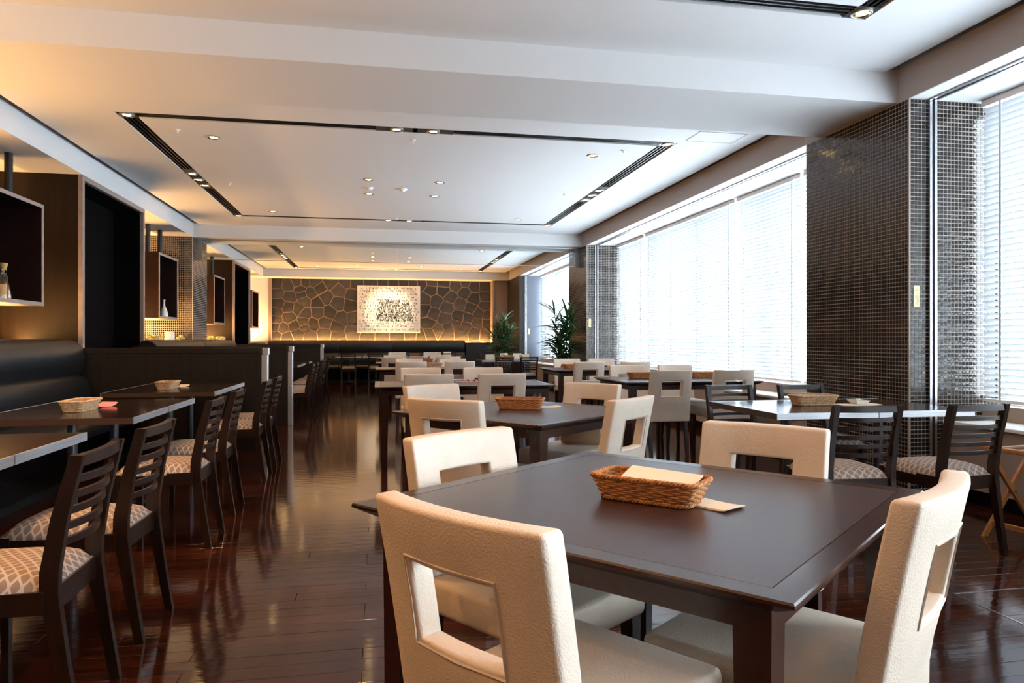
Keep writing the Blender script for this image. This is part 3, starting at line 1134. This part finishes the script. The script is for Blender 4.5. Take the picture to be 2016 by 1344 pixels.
def make_cream_chair():
    t = thing('cutout_chair', '', 'chair')
    MB().box(-.215, .215, -.205, .255, .355, .452, .020, 4).obj('seat', 'cream', t, 60)
    hw, th = .2125, .027
    zs = [.335, .40, .46, .52, .588, .635, .685, .733, .79, .84]
    xs = [-.2125, -.158, -.103, -.052, 0, .052, .103, .158, .2125]

    def back_y(x, z):
        k = max(0., z - .40)
        return -.222 - k * .13 - k * k * .10 - .030 * (1 - (x / hw) ** 2) * min(1, max(0, (z - .36) / .2))

    bm = bmesh.new()
    fr, bk = {}, {}
    for i, x_ in enumerate(xs):
        for j, z_ in enumerate(zs):
            y_ = back_y(x_, z_)
            fr[i, j] = bm.verts.new((x_, y_ + th, z_))
            bk[i, j] = bm.verts.new((x_, y_ - th, z_))

    def hole(i, j):
        return 2 <= i <= 5 and 4 <= j <= 6

    nx, nz_ = len(xs) - 1, len(zs) - 1
    for i in range(nx):
        for j in range(nz_):
            if hole(i, j):
                continue
            bm.faces.new((fr[i, j], fr[i + 1, j], fr[i + 1, j + 1], fr[i, j + 1]))
            bm.faces.new((bk[i, j + 1], bk[i + 1, j + 1], bk[i + 1, j], bk[i, j]))
    cells = {(i, j) for i in range(nx) for j in range(nz_) if not hole(i, j)}
    sharp = []
    for (i, j) in cells:
        for di, dj, a_, b_ in ((0, -1, (i, j), (i + 1, j)), (1, 0, (i + 1, j), (i + 1, j + 1)),
                               (0, 1, (i + 1, j + 1), (i, j + 1)), (-1, 0, (i, j + 1), (i, j))):
            if (i + di, j + dj) not in cells:
                bm.faces.new((fr[a_], bk[a_], bk[b_], fr[b_]))
                inner = 0 <= i + di < nx and 0 <= j + dj < nz_
                if not inner:
                    sharp += [(fr[a_], fr[b_]), (bk[a_], bk[b_])]
                else:
                    sharp += [(fr[a_], fr[b_]), (bk[a_], bk[b_])]
    bmesh.ops.recalc_face_normals(bm, faces=bm.faces[:])
    edges = [bm.edges.get(e) for e in sharp]
    for i in (0, nx):
        for j in (0, nz_):
            e = bm.edges.get((fr[i, j], bk[i, j]))
            if e:
                edges.append(e)
    edges = list({e for e in edges if e})
    bmesh.ops.bevel(bm, geom=edges, offset=.010, segments=3, profile=.5, affect='EDGES')
    mb = MB()
    mb.addbm(bm)
    b_o = mb.obj('backrest', 'cream', t, 60)
    # raised welt round the opening, on the outer face
    hz0, hz1, hx = .588 - .011, .733 + .011, .103 + .011
    pts = [(-hx, hz0), (0, hz0), (hx, hz0), (hx, (hz0 + hz1) / 2), (hx, hz1), (0, hz1), (-hx, hz1), (-hx, (hz0 + hz1) / 2)]
    MB().tube([(x_, back_y(x_, z_) - th - .0005, z_) for x_, z_ in pts], .0032, 5, closed=True).obj('welt', 'creamseam', b_o, 60)
    for s_ in (-1, 1):
        MB().tube([(s_ * (hw - .004), back_y(hw, z_) - th + .0085, z_) for z_ in (.345, .45, .56, .68, .78, .828)], .0022, 5).obj('seam', 'creamseam', b_o, 60)
    for sx in (-1, 1):
        MB().bar((sx * .185, .222, 0), (sx * .19, .215, .36), .028, .028, .042, .042).obj('leg', 'espresso', t)
        MB().bar((sx * .185, -.250, 0), (sx * .19, -.195, .36), .028, .028, .042, .042).obj('leg', 'espresso', t)
    return t


CC = make_cream_chair()
cc_used = []
BT = .325        # from the seat centre back to the middle of the top edge


def cream(x, y, ang, label):
    """x, y: middle of the top of the back; ang: direction the sitter faces, degrees from +Y towards +X"""
    a_ = rad(ang)
    dup(CC, cc_used, label, (x + math.sin(a_) * BT, y + math.cos(a_) * BT, 0), -a_, 'cream cut-out chairs')


T1 = 'cream cut-out chair at the envelope-basket square table, '
cream(.118, 1.207, 54, T1 + 'aisle side, facing the windows')
cream(.245, 2.262, 145, T1 + 'aisle side, back to stone wall')
cream(1.326, 2.257, -131, T1 + 'window side, back to stone wall')
cream(1.124, 1.236, -37, T1 + 'window side, facing stone wall')
T2 = 'cream cut-out chair at the square table nearer stone wall, '
cream(.312, 3.503, 38, T2 + 'aisle side, facing windows')
cream(.336, 4.70, 148, T2 + 'aisle side, back to stone wall')
G_CHAIR = (1.453, 4.64, -131)
cream(*G_CHAIR, 'cream cut-out chair with a folded tan bag on its seat')
cream(1.291, 3.419, -42, T2 + 'window side, facing stone wall')
for (x, y, a_, lb) in (
        (.44, 6.13, 0, 'at pink-napkin table, aisle end, facing the stone wall'),
        (1.08, 6.11, -2, 'at pink-napkin table, window end, facing the stone wall'),
        (.455, 7.62, 180, 'at pink-napkin table, aisle end, back to stone wall'),
        (1.11, 7.54, 180, 'at pink-napkin table, window end, back to stone wall'),
        (.46, 9.80, 1, 'at second long table, aisle end, facing stone wall'),
        (1.14, 9.86, -2, 'at second long table, window end, facing stone wall'),
        (.50, 11.39, 180, 'at second long table, aisle end, back to stone wall'),
        (1.18, 11.28, 180, 'at second long table, window end, back to stone wall'),
        (.28, 12.55, 14, 'at table past the smoke barrier, aisle end, facing stone wall'),
        (1.25, 12.62, 0, 'at table past the smoke barrier, window end, facing stone wall'),
        (.33, 14.22, 168, 'at table past the smoke barrier, aisle end, back to stone wall'),
        (1.24, 14.20, 180, 'at table past the smoke barrier, window end, back to stone wall'),
        (.48, 17.60, 174, 'at last long table before the banquette, aisle end'),
        (1.34, 17.60, 184, 'at last long table before the banquette, window end'),
        (2.81, 6.47, 0, 'at two-basket window table, aisle end, facing stone wall'),
        (3.47, 6.47, 0, 'at two-basket window table, window end, facing stone wall'),
        (2.90, 8.04, 180, 'at two-basket window table, aisle end, back to stone wall'),
        (3.48, 7.98, 180, 'at two-basket window table, window end, back to stone wall'),
        (2.84, 9.28, 0, 'at one-basket window table, aisle end, facing stone wall'),
        (3.47, 9.20, 0, 'at one-basket window table, window end, facing stone wall'),
        (2.95, 10.92, 180, 'at one-basket window table, aisle end, back to stone wall'),
        (3.50, 10.88, 180, 'at one-basket window table, window end, back to stone wall')):
    cream(x, y, a_, 'cream cut-out chair ' + lb)

# folded tan bag on the seat of one chair
a_ = rad(G_CHAIR[2])
t = thing('folded_bag', 'folded tan leather bag on a cream chair seat', 'bag',
          (G_CHAIR[0] + math.sin(a_) * .24 + .03, G_CHAIR[1] + math.cos(a_) * .24 - .02, .455), -a_ + .35)
MB().box(-.13, .13, -.035, .0, 0, .15, .012, 3).obj('body', 'tan', t, 50)
MB().box(-.132, .132, .0, .012, .02, .152, .005, 2).obj('flap', 'tan', t, 50)
MB().tube([(.128, -.03, .005), (.131, -.016, .08), (.128, -.03, .145)], .004, 6).obj('piping', 'creamseam', t, 60)

# ------------------------------------------------------------------ slat-back chairs


def make_slat_chair():
    t = thing('slat_chair', '', 'chair')
    prof = [(-.262, 0), (-.228, .20), (-.196, .40), (-.197, .47), (-.222, .62), (-.268, .80)]

    def py(z):
        for (a_, za), (b_, zb) in zip(prof, prof[1:]):
            if z <= zb:
                return a_ + (b_ - a_) * (z - za) / (zb - za)
        return prof[-1][0]

    for sx in (-1, 1):
        mb = MB()
        dep = [.030, .036, .050, .050, .044, .036]
        vs_, fs = [], []
        for (y_, z_), d in zip(prof, dep):
            for i, j in ((-1, -1), (1, -1), (1, 1), (-1, 1)):
                vs_.append((sx * .170 + i * .0135, y_ + j * d / 2, z_))
        for k in range(len(prof) - 1):
            for q in range(4):
                r_ = (q + 1) % 4
                fs.append((k * 4 + q, k * 4 + r_, k * 4 + 4 + r_, k * 4 + 4 + q))
        fs += [(3, 2, 1, 0), tuple(len(vs_) - 4 + q for q in range(4))]
        mb.add(vs_, fs)
        mb.obj('rear_post', 'walnut', t, 30)
        MB().bar((sx * .178, .190, 0), (sx * .178, .190, .415), .026, .026, .034, .034).obj('leg', 'walnut', t)
        MB().box(sx * .178 - .011, sx * .178 + .011, -.185, .18, .350, .415).obj('side_rail', 'walnut', t)

    def slat(z0, z1, bow, th_, nm):
        n = 8
        vs_ = []
        for k in range(n + 1):
            x_ = -.160 + .32 * k / n
            b_ = bow * (1 - (2 * k / n - 1) ** 2)
            for z_ in (z0, z1):
                for s_ in (-1, 1):
                    vs_.append((x_, py((z0 + z1) / 2) - b_ + s_ * th_ / 2, z_))
        fs = []
        for k in range(n):
            o_ = k * 4
            fs += [(o_, o_ + 4, o_ + 5, o_ + 1), (o_ + 2, o_ + 3, o_ + 7, o_ + 6), (o_, o_ + 2, o_ + 6, o_ + 4), (o_ + 1, o_ + 5, o_ + 7, o_ + 3)]
        fs += [(0, 1, 3, 2), (n * 4, n * 4 + 2, n * 4 + 3, n * 4 + 1)]
        MB().add(vs_, fs).obj(nm, 'walnut', t, 35)

    slat(.765, .798, .016, .026, 'top_rail')
    for k in range(5):
        z_ = .716 - k * .046
        slat(z_, z_ + .021, .034, .013, 'back_slat')
    MB().box(-.158, .158, -.205, -.185, .345, .415).obj('back_rail', 'walnut', t)
    MB().box(-.165, .165, .170, .192, .350, .415).obj('front_rail', 'walnut', t)
    # domed seat pad
    n, mb = 12, MB()
    vs_, fs = [], []
    for j in range(n + 1):
        for i in range(n + 1):
            u, v = 2 * i / n - 1, 2 * j / n - 1
            w_ = .192 if v > -.2 else .192 - .022 * (-.2 - v) / .8
            e = (1 - abs(u) ** 4.5) * (1 - abs(v) ** 4.5)
            vs_.append((u * w_, .008 + v * .205, .418 + .050 * e ** .55))
    for j in range(n):
        for i in range(n):
            fs.append((j * (n + 1) + i, j * (n + 1) + i + 1, (j + 1) * (n + 1) + i + 1, (j + 1) * (n + 1) + i))
    rim = [i for i in range(n + 1)] + [j * (n + 1) + n for j in range(1, n + 1)] + [n * (n + 1) + i for i in range(n - 1, -1, -1)] + [j * (n + 1) for j in range(n - 1, 0, -1)]
    k0 = len(vs_)
    vs_ += [(vs_[i][0], vs_[i][1], .405) for i in rim]
    m_ = len(rim)
    for i in range(m_):
        fs.append((rim[i], k0 + i, k0 + (i + 1) % m_, rim[(i + 1) % m_]))
    fs.append(tuple(k0 + i for i in range(m_)))
    mb.add(vs_, fs)
    mb.obj('seat_pad', 'fabric', t, 55)
    return t


SC = make_slat_chair()
sc_used = []


def slatc(x, y, ang, label, g='slat-back chairs'):
    a_ = rad(ang)
    dup(SC, sc_used, label, (x + math.sin(a_) * .268, y + math.cos(a_) * .268, 0), -a_, g)


for (x, y, a_, lb) in (
        (-.85, 2.42, -91, 'facing first banquette, farthest from the partition'),
        (-.857, 3.04, -88, 'facing first banquette, second-farthest from the partition'),
        (-.895, 4.29, -90, 'at the pink-napkin booth tables, farther from partition'),
        (-.909, 5.02, -91, 'at the pink-napkin booth tables, nearer the partition'),
        (-.89, 6.20, -90, 'by the first partition, farther from it'),
        (-.885, 6.79, -90, 'by the first partition, nearer to it'),
        (-.87, 10.25, -90, 'facing second banquette, nearest the second partition'),
        (-.87, 10.92, -91, 'facing second banquette, second from second partition'),
        (-.90, 12.35, -90, 'facing second banquette, third from second partition'),
        (-.91, 13.02, -89, 'facing second banquette, fourth from second partition'),
        (-.91, 14.35, -90, 'facing second banquette, nearest the third partition'),
        (2.45, 3.21, 5, 'at steel-edged window tables, aisle end, facing stone wall'),
        (3.07, 3.17, -4, 'at steel-edged window tables, beside the orange folding stand'),
        (2.57, 4.90, 180, 'at steel-edged window tables, aisle end, back to stone wall'),
        (3.12, 4.84, 180, 'at steel-edged window tables, against the mosaic pillar'),
        (-.71, 18.42, 0, 'facing stone-wall banquette, nearest the booths'),
        (-.03, 18.42, 0, 'facing stone-wall banquette, second from the booths'),
        (1.85, 18.42, 0, 'facing stone-wall banquette, beside the wainscot box'),
        (2.50, 13.95, 4, 'at palm-side table, aisle end, facing stone wall'),
        (3.02, 14.02, -3, 'at palm-side table, next to the taller palm'),
        (1.78, 14.95, 92, 'at palm-side table, at its aisle end'),
        (2.40, 16.40, 88, 'at cluttered table between the two palms')):
    slatc(x, y, a_, 'dark slat-back chair ' + lb)

# ------------------------------------------------------------------ slab tables on star-foot pedestals


def make_slab(w=.64, d=.84):
    t = thing('slab_table', '', 'table')
    h, th_ = .72, .034
    MB().box(-w / 2 + .001, w / 2 - .001, -d / 2 + .006, d / 2 - .006, h - th_, h).obj('top', 'laminate', t)
    for sx in (-1, 1):
        MB().box(sx * (w / 2) - .0012, sx * (w / 2) + .0004, -d / 2 + .006, d / 2 - .006, h - th_, h - .001).obj('side_edging', 'lamedge', t)
        MB().box(-w / 2, w / 2, sx * (d / 2 - .003) - .003, sx * (d / 2 - .003) + .003, h - th_ - .001, h + .0008).obj('metal_edging', 'alu', t)
    MB().tube([(0, 0, .03), (0, 0, h - th_)], .026, 14).obj('column', 'greymetal', t, 60)
    MB().box(-.13, .13, -.13, .13, h - th_ - .008, h - th_).obj('top_plate', 'blackmetal', t)
    for k in range(4):
        a_ = PI / 4 + k * PI / 2
        c_, s_ = math.cos(a_), math.sin(a_)
        MB().tube([(c_ * .02, s_ * .02, .055), (c_ * .16, s_ * .16, .038), (c_ * .27, s_ * .27, .02)], [.02, .017, .013], 8).obj('foot', 'blackmetal', t, 60)
    return t


ST = make_slab()
st_used = []


def slab(x, y, rz, label):
    dup(ST, st_used, label, (x, y, 0), rz, 'steel-edged slab tables')


H90 = PI / 2
for (y, lb) in ((2.50, 'bare booth table farthest from the first partition'), (3.15, 'bare booth table second-farthest from the first partition'),
                (4.41, 'booth table with the pink napkin and basket'), (5.06, 'bare booth table beside the pink-napkin one'),
                (6.34, 'booth table with basket and pale napkin'), (6.99, 'bare booth table right against the first partition')):
    slab(-1.69, y, H90, 'dark steel-edged ' + lb)
for (y, lb) in ((10.3, 'nearest the second partition'), (10.95, 'second from the second partition'), (12.4, 'third from the second partition'),
                (13.05, 'fourth from the second partition'), (14.4, 'nearest the third partition')):
    slab(-1.69, y, H90, 'dark steel-edged table of the second banquette, ' + lb)
slab(2.52, 4.05, 0, 'dark steel-edged window table with pale basket, aisle end')
slab(3.165, 4.05, 0, 'dark steel-edged window table with a white dish, by the mosaic pillar')
for (x, lb) in ((-.72, 'nearest the booths'), (-.03, 'second from the booths'), (.95, 'under the painting'), (1.85, 'beside the wainscot box')):
    slab(x, 19.05, 0, 'dark steel-edged table at stone-wall banquette, ' + lb)
slab(2.45, 14.95, 0, 'dark steel-edged palm-side table, aisle half')
slab(3.095, 14.95, 0, 'dark steel-edged palm-side table, window half')
slab(3.05, 16.4, 0, 'dark cluttered steel-edged table between the two palms')

# ------------------------------------------------------------------ wicker baskets and small things
ZTAB = .7205


def rrect(a_, b_, r_, n):
    """points round a rounded rectangle, evenly spaced"""
    per = [2 * (a_ - r_), PI / 2 * r_, 2 * (b_ - r_), PI / 2 * r_] * 2
    tot = sum(per)
    out = []
    for k in range(n):
        s_ = tot * k / n
        q = 0
        while s_ > per[q]:
            s_ -= per[q]
            q += 1
        f_ = s_
        if q == 0:
            pt, nn = (-(a_ - r_) + f_, -b_), (0, -1)
        elif q == 2:
            pt, nn = (a_, -(b_ - r_) + f_), (1, 0)
        elif q == 4:
            pt, nn = ((a_ - r_) - f_, b_), (0, 1)
        elif q == 6:
            pt, nn = (-a_, (b_ - r_) - f_), (-1, 0)
        else:
            c_ = {1: (a_ - r_, -b_ + r_, -PI / 2), 3: (a_ - r_, b_ - r_, 0), 5: (-a_ + r_, b_ - r_, PI / 2), 7: (-a_ + r_, -b_ + r_, PI)}[q]
            an = c_[2] + f_ / r_
            nn = (math.cos(an), math.sin(an))
            pt = (c_[0] + r_ * nn[0], c_[1] + r_ * nn[1])
        out.append((pt, nn))
    return out


def make_basket(m):
    t = thing('wicker_basket', '', 'basket')
    HB, rows, ns = .060, 9, 34
    A0, B0, A1, B1, RC = .118, .052, .140, .068, .024
    wv, stk = MB(), MB()

    def at(k, n, f_):
        (pt, nn) = rrect(A0 + (A1 - A0) * f_, B0 + (B1 - B0) * f_, RC, n)[k]
        return pt, nn

    for r_ in range(rows):
        f_ = (r_ + .5) / rows
        ring = rrect(A0 + (A1 - A0) * f_, B0 + (B1 - B0) * f_, RC, ns * 4)
        pts = []
        for k, (pt, nn) in enumerate(ring):
            off = .0026 * math.sin(PI * k / 4 * 1 + (PI if r_ % 2 else 0) + PI / 4)
            pts.append((pt[0] + nn[0] * off, pt[1] + nn[1] * off, .006 + f_ * (HB - .008)))
        wv.tube(pts, .0031, 5, closed=True)
    wv.obj('weave', m, t, 60)
    for k in range(ns):
        p0, _ = at(k, ns, 0)
        p1, _ = at(k, ns, 1)
        stk.tube([(p0[0], p0[1], .003), (p1[0], p1[1], HB)], .0024, 4)
    stk.obj('stakes', m, t)
    for nm, f_, z_, r_ in (('rim', 1.03, HB + .001, .0042), ('foot_rim', 0., .0055, .0036)):
        rm = MB()
        ring = rrect(A0 + (A1 - A0) * f_, B0 + (B1 - B0) * f_, RC, 200)
        for ph in (0, 2 * PI / 3, 4 * PI / 3):
            rm.tube([(pt[0] + nn[0] * .0042 * math.cos(k * 2 * PI * 26 / 200 + ph), pt[1] + nn[1] * .0042 * math.cos(k * 2 * PI * 26 / 200 + ph),
                      z_ + .0036 * math.sin(k * 2 * PI * 26 / 200 + ph)) for k, (pt, nn) in enumerate(ring)], r_ * .8, 5, closed=True)
        rm.obj(nm, m, t, 60)
    rb = rrect(A0, B0, RC, 32)
    MB().hull([(p_[0], p_[1], .003) for p_, _ in rb], [(p_[0], p_[1], .006) for p_, _ in rb]).obj('base', m, t)
    return t


BK = {m_: make_basket(m_) for m_ in ('wicker', 'paleWicker')}
bk_used = {'wicker': [], 'paleWicker': []}


def basket(m_, x, y, rz, label):
    dup(BK[m_], bk_used[m_], label, (x, y, ZTAB), rz, 'wicker baskets on the tables')


def sheet(name, x, y, z, rz, w, d, m_, label, cat, tilt=(0, 0), curl=.004, group=None):
    """a slightly curled, folded sheet of paper or cloth"""
    mb = MB()
    n = 6
    for lay in range(2):
        vs_, fs = [], []
        for j in range(3):
            for i in range(n + 1):
                u = i / n - .5
                vs_.append((u * w, (j / 2 - .5) * d, .001 + lay * .0022 + curl * (2 * abs(u)) ** 3 * (1 if u > 0 else .3)))
        k0 = len(vs_)
        vs_ += [(a_, b_, c_ - .0012) for a_, b_, c_ in vs_]
        for j in range(2):
            for i in range(n):
                q = j * (n + 1) + i
                fs += [(q, q + 1, q + n + 2, q + n + 1), (k0 + q, k0 + q + n + 1, k0 + q + n + 2, k0 + q + 1)]
        edge = [i for i in range(n + 1)] + [(n + 1) * j + n for j in (1, 2)] + [2 * (n + 1) + i for i in range(n - 1, -1, -1)] + [n + 1]
        for a_, b_ in zip(edge, edge[1:] + edge[:1]):
            fs.append((a_, k0 + a_, k0 + b_, b_))
        if lay:
            vs_ = [(a_ * .97 + .004, b_ * .9, c_) for a_, b_, c_ in vs_]
        mb.add(vs_, fs)
    o = mb.obj(name, m_, None, 50, loc=(x, y, z), rot=(tilt[0], tilt[1], rz))
    return tag(o, label, cat, group)


R1 = rad(-45)
basket('wicker', .690, 1.728, R1, 'orange-brown wicker basket with a cream envelope in it')
basket('wicker', .845, 4.18, rad(-19), 'orange-brown wicker basket on the second square table')
basket('wicker', 2.80, 7.28, 0, 'wicker basket on the window table, its aisle half')
basket('wicker', 3.52, 7.32, 0, 'wicker basket on the window table, its window half')
basket('wicker', 2.80, 10.05, .1, 'wicker basket on the window table nearer the palm')
basket('paleWicker', 2.72, 4.08, 0, 'pale wicker basket on the steel-edged window table')
basket('paleWicker', -1.70, 4.55, H90, 'pale wicker basket on a booth table beside a pink napkin')
basket('paleWicker', -1.74, 6.46, H90, 'pale wicker basket on a booth table beside a cream napkin')
basket('paleWicker', .84, 10.86, .1, 'pale wicker basket on the second long table')
basket('wicker', .90, 13.5, .2, 'wicker basket on the table past the smoke barrier')
basket('wicker', .97, 19.0, 0, 'wicker basket on the banquette table under the painting')
basket('wicker', 2.75, 15.0, 0, 'wicker basket on the palm-side table')
basket('wicker', 3.05, 16.4, .3, 'wicker basket on the cluttered table between the palms')

# what lies in the first basket
cx, cy = .690, 1.728
c_, s_ = math.cos(R1), math.sin(R1)


def inb(u, v):
    return cx + u * c_ - v * s_, cy + u * s_ + v * c_


o = MB().box(-.112, .112, -.046, .046, 0, .034, .008, 2).obj('cloth_napkin', 'liner', None, 50, loc=(cx, cy, ZTAB + .0065), rot=(0, 0, R1))
tag(o, 'folded rust-coloured cloth lying in the envelope basket', 'napkin')
ex, ey = inb(.022, .012)
t = thing('paper_envelope', 'long cream paper envelope lying in the wicker basket', 'envelope', (ex, ey, ZTAB + .056), R1)
b_ = MB().box(-.098, .098, -.046, .046, 0, .004, .001, 1).obj('sleeve', 'paper', t)
b_.rotation_euler = (rad(15), rad(2), 0)
mk = MB()
mk.add([(-.062, -.040, .0045), (-.055, -.040, .0045), (-.0585, -.030, .0045)], [(0, 1, 2)])
for k in range(10):
    mk.box(-.050 + k * .0075, -.0455 + k * .0075, -.037, -.0325 + (.002 if k % 3 == 0 else 0), .0041, .0045)
mk.obj('small_print', 'tan', b_)
ex, ey = inb(.155, .03)
sheet('paper_napkin', ex, ey, ZTAB, R1 - .3, .12, .09, 'paper', 'cream paper napkin tucked beside the envelope basket', 'napkin')
sheet('paper_napkin', 1.035, 4.24, ZTAB, .2, .14, .09, 'paper', 'cream paper napkin beside the basket of the second square table', 'napkin')
sheet('paper_napkin', -1.68, 4.80, ZTAB, 1.3, .17, .11, 'pink', 'pink paper napkin beside a booth basket', 'napkin', curl=.02)
sheet('paper_napkin', -1.71, 6.72, ZTAB, 1.3, .17, .09, 'paper', 'cream paper napkin beside a booth basket', 'napkin', curl=.014)
sheet('paper_napkin', 3.0, 4.03, ZTAB, -.1, .26, .13, 'paper', 'cream paper sheet under the small white dish', 'paper')
sheet('paper_napkin', .90, 6.98, ZTAB, .1, .26, .15, 'pink', 'pink paper napkin under a glass dish on the long table', 'napkin', curl=.01)
sheet('paper_napkin', .30, 13.35, ZTAB, .1, .24, .16, 'paper', 'cream paper on the table past the smoke barrier', 'paper', curl=.01)
sheet('paper_napkin', -.38, 19.0, ZTAB, .1, .2, .14, 'pink', 'pink napkin on a stone-wall banquette table', 'napkin', curl=.03)


def dish(x, y, z, label, m_='china', s_=1.):
    t = thing('small_dish', label, 'dish', (x, y, z))
    MB().lathe([(.0001, .004), (.030 * s_, .004), (.034 * s_, 0), (.037 * s_, .003), (.050 * s_, .018), (.047 * s_, .018), (.034 * s_, .007), (.0001, .006)], 20).obj('bowl', m_, t, 50)
    return t


t = thing('square_dish', 'small white square dish with a tiny lid on cream paper', 'dish', (3.03, 4.06, ZTAB + .004))
MB().hull([(-.032, -.032, 0), (.032, -.032, 0), (.032, .032, 0), (-.032, .032, 0)], [(-.05, -.05, .024), (.05, -.05, .024), (.05, .05, .024), (-.05, .05, .024)]).obj('bowl', 'china', t)
MB().box(-.012, .012, -.012, .012, .024, .034, .003, 1).obj('lid_knob', 'china', t)
dish(.92, 6.99, ZTAB + .006, 'small glass dish on the pink napkin', 'vase', 1.1)
dish(1.12, 13.3, ZTAB, 'white dish on the table past the smoke barrier', s_=1.2)

# papers, menus and cups on the far tables
menu_spots = ((2.38, 15.05, .1, 'palm-side table, aisle half'), (3.15, 15.12, -.2, 'palm-side table, window half'), (2.95, 16.55, .3, 'cluttered table between palms'),
              (3.22, 16.3, -.1, 'cluttered table, window end'), (1.85, 19.0, .1, 'table beside wainscot box'))
for (x, y, rz, wh) in menu_spots:
    t = thing('menu_stand', 'small upright menu holder on ' + wh, 'menu', (x, y, ZTAB), rz, group='menu holders on the far tables')
    MB().hull([(-.10, -.035, 0), (.10, -.035, 0), (.10, -.030, 0), (-.10, -.030, 0)], [(-.10, -.004, .11), (.10, -.004, .11), (.10, 0, .11), (-.10, 0, .11)]).obj('front_card', 'paper', t)
    MB().hull([(-.10, .030, 0), (.10, .030, 0), (.10, .035, 0), (-.10, .035, 0)], [(-.10, 0, .11), (.10, 0, .11), (.10, .004, .11), (-.10, .004, .11)]).obj('rear_card', 'paper', t)
for (x, y, wh) in ((3.0, 14.75, 'palm-side table'), (2.88, 16.3, 'cluttered table between palms'), (.55, 13.45, 'table past the smoke barrier'), (1.75, 19.1, 'table beside wainscot box')):
    t = thing('tumbler', 'clear glass tumbler on ' + wh, 'glass', (x, y, ZTAB), group='tumblers on the far tables')
    MB().lathe([(.0001, .006), (.027, .006), (.034, .11), (.036, .11), (.030, 0), (.0001, 0)], 16).obj('body', 'vase', t, 50)

# ------------------------------------------------------------------ orange folding tray stand by the window ledge
t = thing('folding_stand', 'orange wooden folding stand with crossed legs beside the window ledge', 'tray stand', (3.68, 3.35, 0), rad(8))
for sy in (-.2, .2):
    for k in (-1, 1):
        MB().bar((k * -.20, sy + k * .012, 0), (k * .20, sy + k * .012, .50), .034, .018).obj('leg', 'ash', t)
    MB().tube([(0, sy - .03, .25), (0, sy + .03, .25)], .007, 8).obj('pivot', 'steel', t, 60)
for k in (-1, 1):
    MB().box(k * .2 - .018, k * .2 + .018, -.23, .23, .50, .525, .004, 1).obj('top_rail', 'ash', t)
MB().box(-.14 - .012, -.14 + .012, -.2, .2, .06, .085).obj('stretcher', 'ash', t)
for yy in (-.12, 0, .12):
    MB().box(-.2, .2, yy - .015, yy + .015, .520, .527).obj('strap', 'tan', t)
# cable lying on the ledge
o = MB().tube([(4.10, 3.02, .559), (4.16, 3.2, .559), (4.13, 3.42, .559), (4.20, 3.6, .559), (4.17, 3.85, .559)], .004, 6).obj('cable', 'blackmetal', None, 60)
tag(o, 'thin black cable lying on the white window ledge', 'cable')

# ------------------------------------------------------------------ palms
leaf_mesh = []
for k in range(4):
    n, ln, wd = 7, 1.0, .115
    mb = MB()
    vs_, fs = [], []
    for i in range(n + 1):
        f_ = i / n
        w_ = wd * (math.sin(PI * min(1, f_ * .93 + .07)) ** .65) * (1 - f_ * .35)
        z_ = .20 * f_ - (.28 + .14 * k) * f_ * f_
        vs_ += [(-w_ / 2, f_ * ln, z_ + w_ * .25), (0, f_ * ln, z_), (w_ / 2, f_ * ln, z_ + w_ * .25)]
    for i in range(n):
        q = i * 3
        fs += [(q, q + 1, q + 4, q + 3), (q + 1, q + 2, q + 5, q + 4)]
    leaf_mesh.append(mb.add(vs_, fs).mesh('leaf', M['leaf'], 60))


def palm(x, y, label, h, spread, ncane, nfan, seed, xmax, ymin):
    q = random.Random(seed)
    t = thing('potted_palm', label, 'plant', (x, y, 0), group='potted palms')
    MB().lathe([(.0001, 0), (.14, 0), (.15, .01), (.20, .36), (.205, .38), (.185, .38), (.18, .34)], 28).obj('pot', 'pot', t, 50)
    MB().disc(.182, .345, 28).obj('soil', 'soil', t)
    for c in range(ncane):
        a_ = 2 * PI * c / ncane + q.uniform(-.3, .3)
        lean = q.uniform(.3, 1.) * spread * .45
        hh = h * q.uniform(.62, .93)
        p0 = Vector((.07 * math.cos(a_), .07 * math.sin(a_), .33))
        p1 = Vector((lean * math.cos(a_), lean * math.sin(a_), hh))
        pts = [p0.lerp(p1, f_) + Vector((0, 0, .10 * math.sin(PI * f_))) for f_ in (0, .25, .5, .75, 1)]
        MB().tube(pts, [.012, .011, .009, .008, .006], 7).obj('cane', 'cane', t, 60)
        for fk in range(nfan):
            f_ = .30 + .70 * (fk + q.uniform(-.2, .2)) / (nfan - 1)
            f_ = min(1, max(.2, f_))
            pb = p0.lerp(p1, f_) + Vector((0, 0, .10 * math.sin(PI * f_)))
            base = q.uniform(0, 2 * PI)
            nl = 5
            for li in range(nl):
                az = base + (li - (nl - 1) / 2) * .48 + q.uniform(-.1, .1)
                el = q.uniform(.25, 1.0) + (.35 if f_ > .9 else 0)
                sc = q.uniform(.30, .44) * spread / .5
                tx, ty = pb.x - math.sin(az) * sc * math.cos(el), pb.y + math.cos(az) * sc * math.cos(el)
                if x + tx > xmax:
                    az = -az
                if y + ty < ymin:
                    az = PI - az
                link('leaf', q.choice(leaf_mesh), t, loc=pb, rot=(el, q.uniform(-.4, .4), az), scale=[sc] * 3)


palm(3.06, 17.3, 'potted palm standing against the taupe end wall beside the wainscot box', 1.78, .50, 8, 6, 3, 3.7, 16.8)
palm(3.45, 12.98, 'potted palm standing against the dark face of the second window pillar', 1.74, .54, 8, 6, 11, 3.72, 12.0)
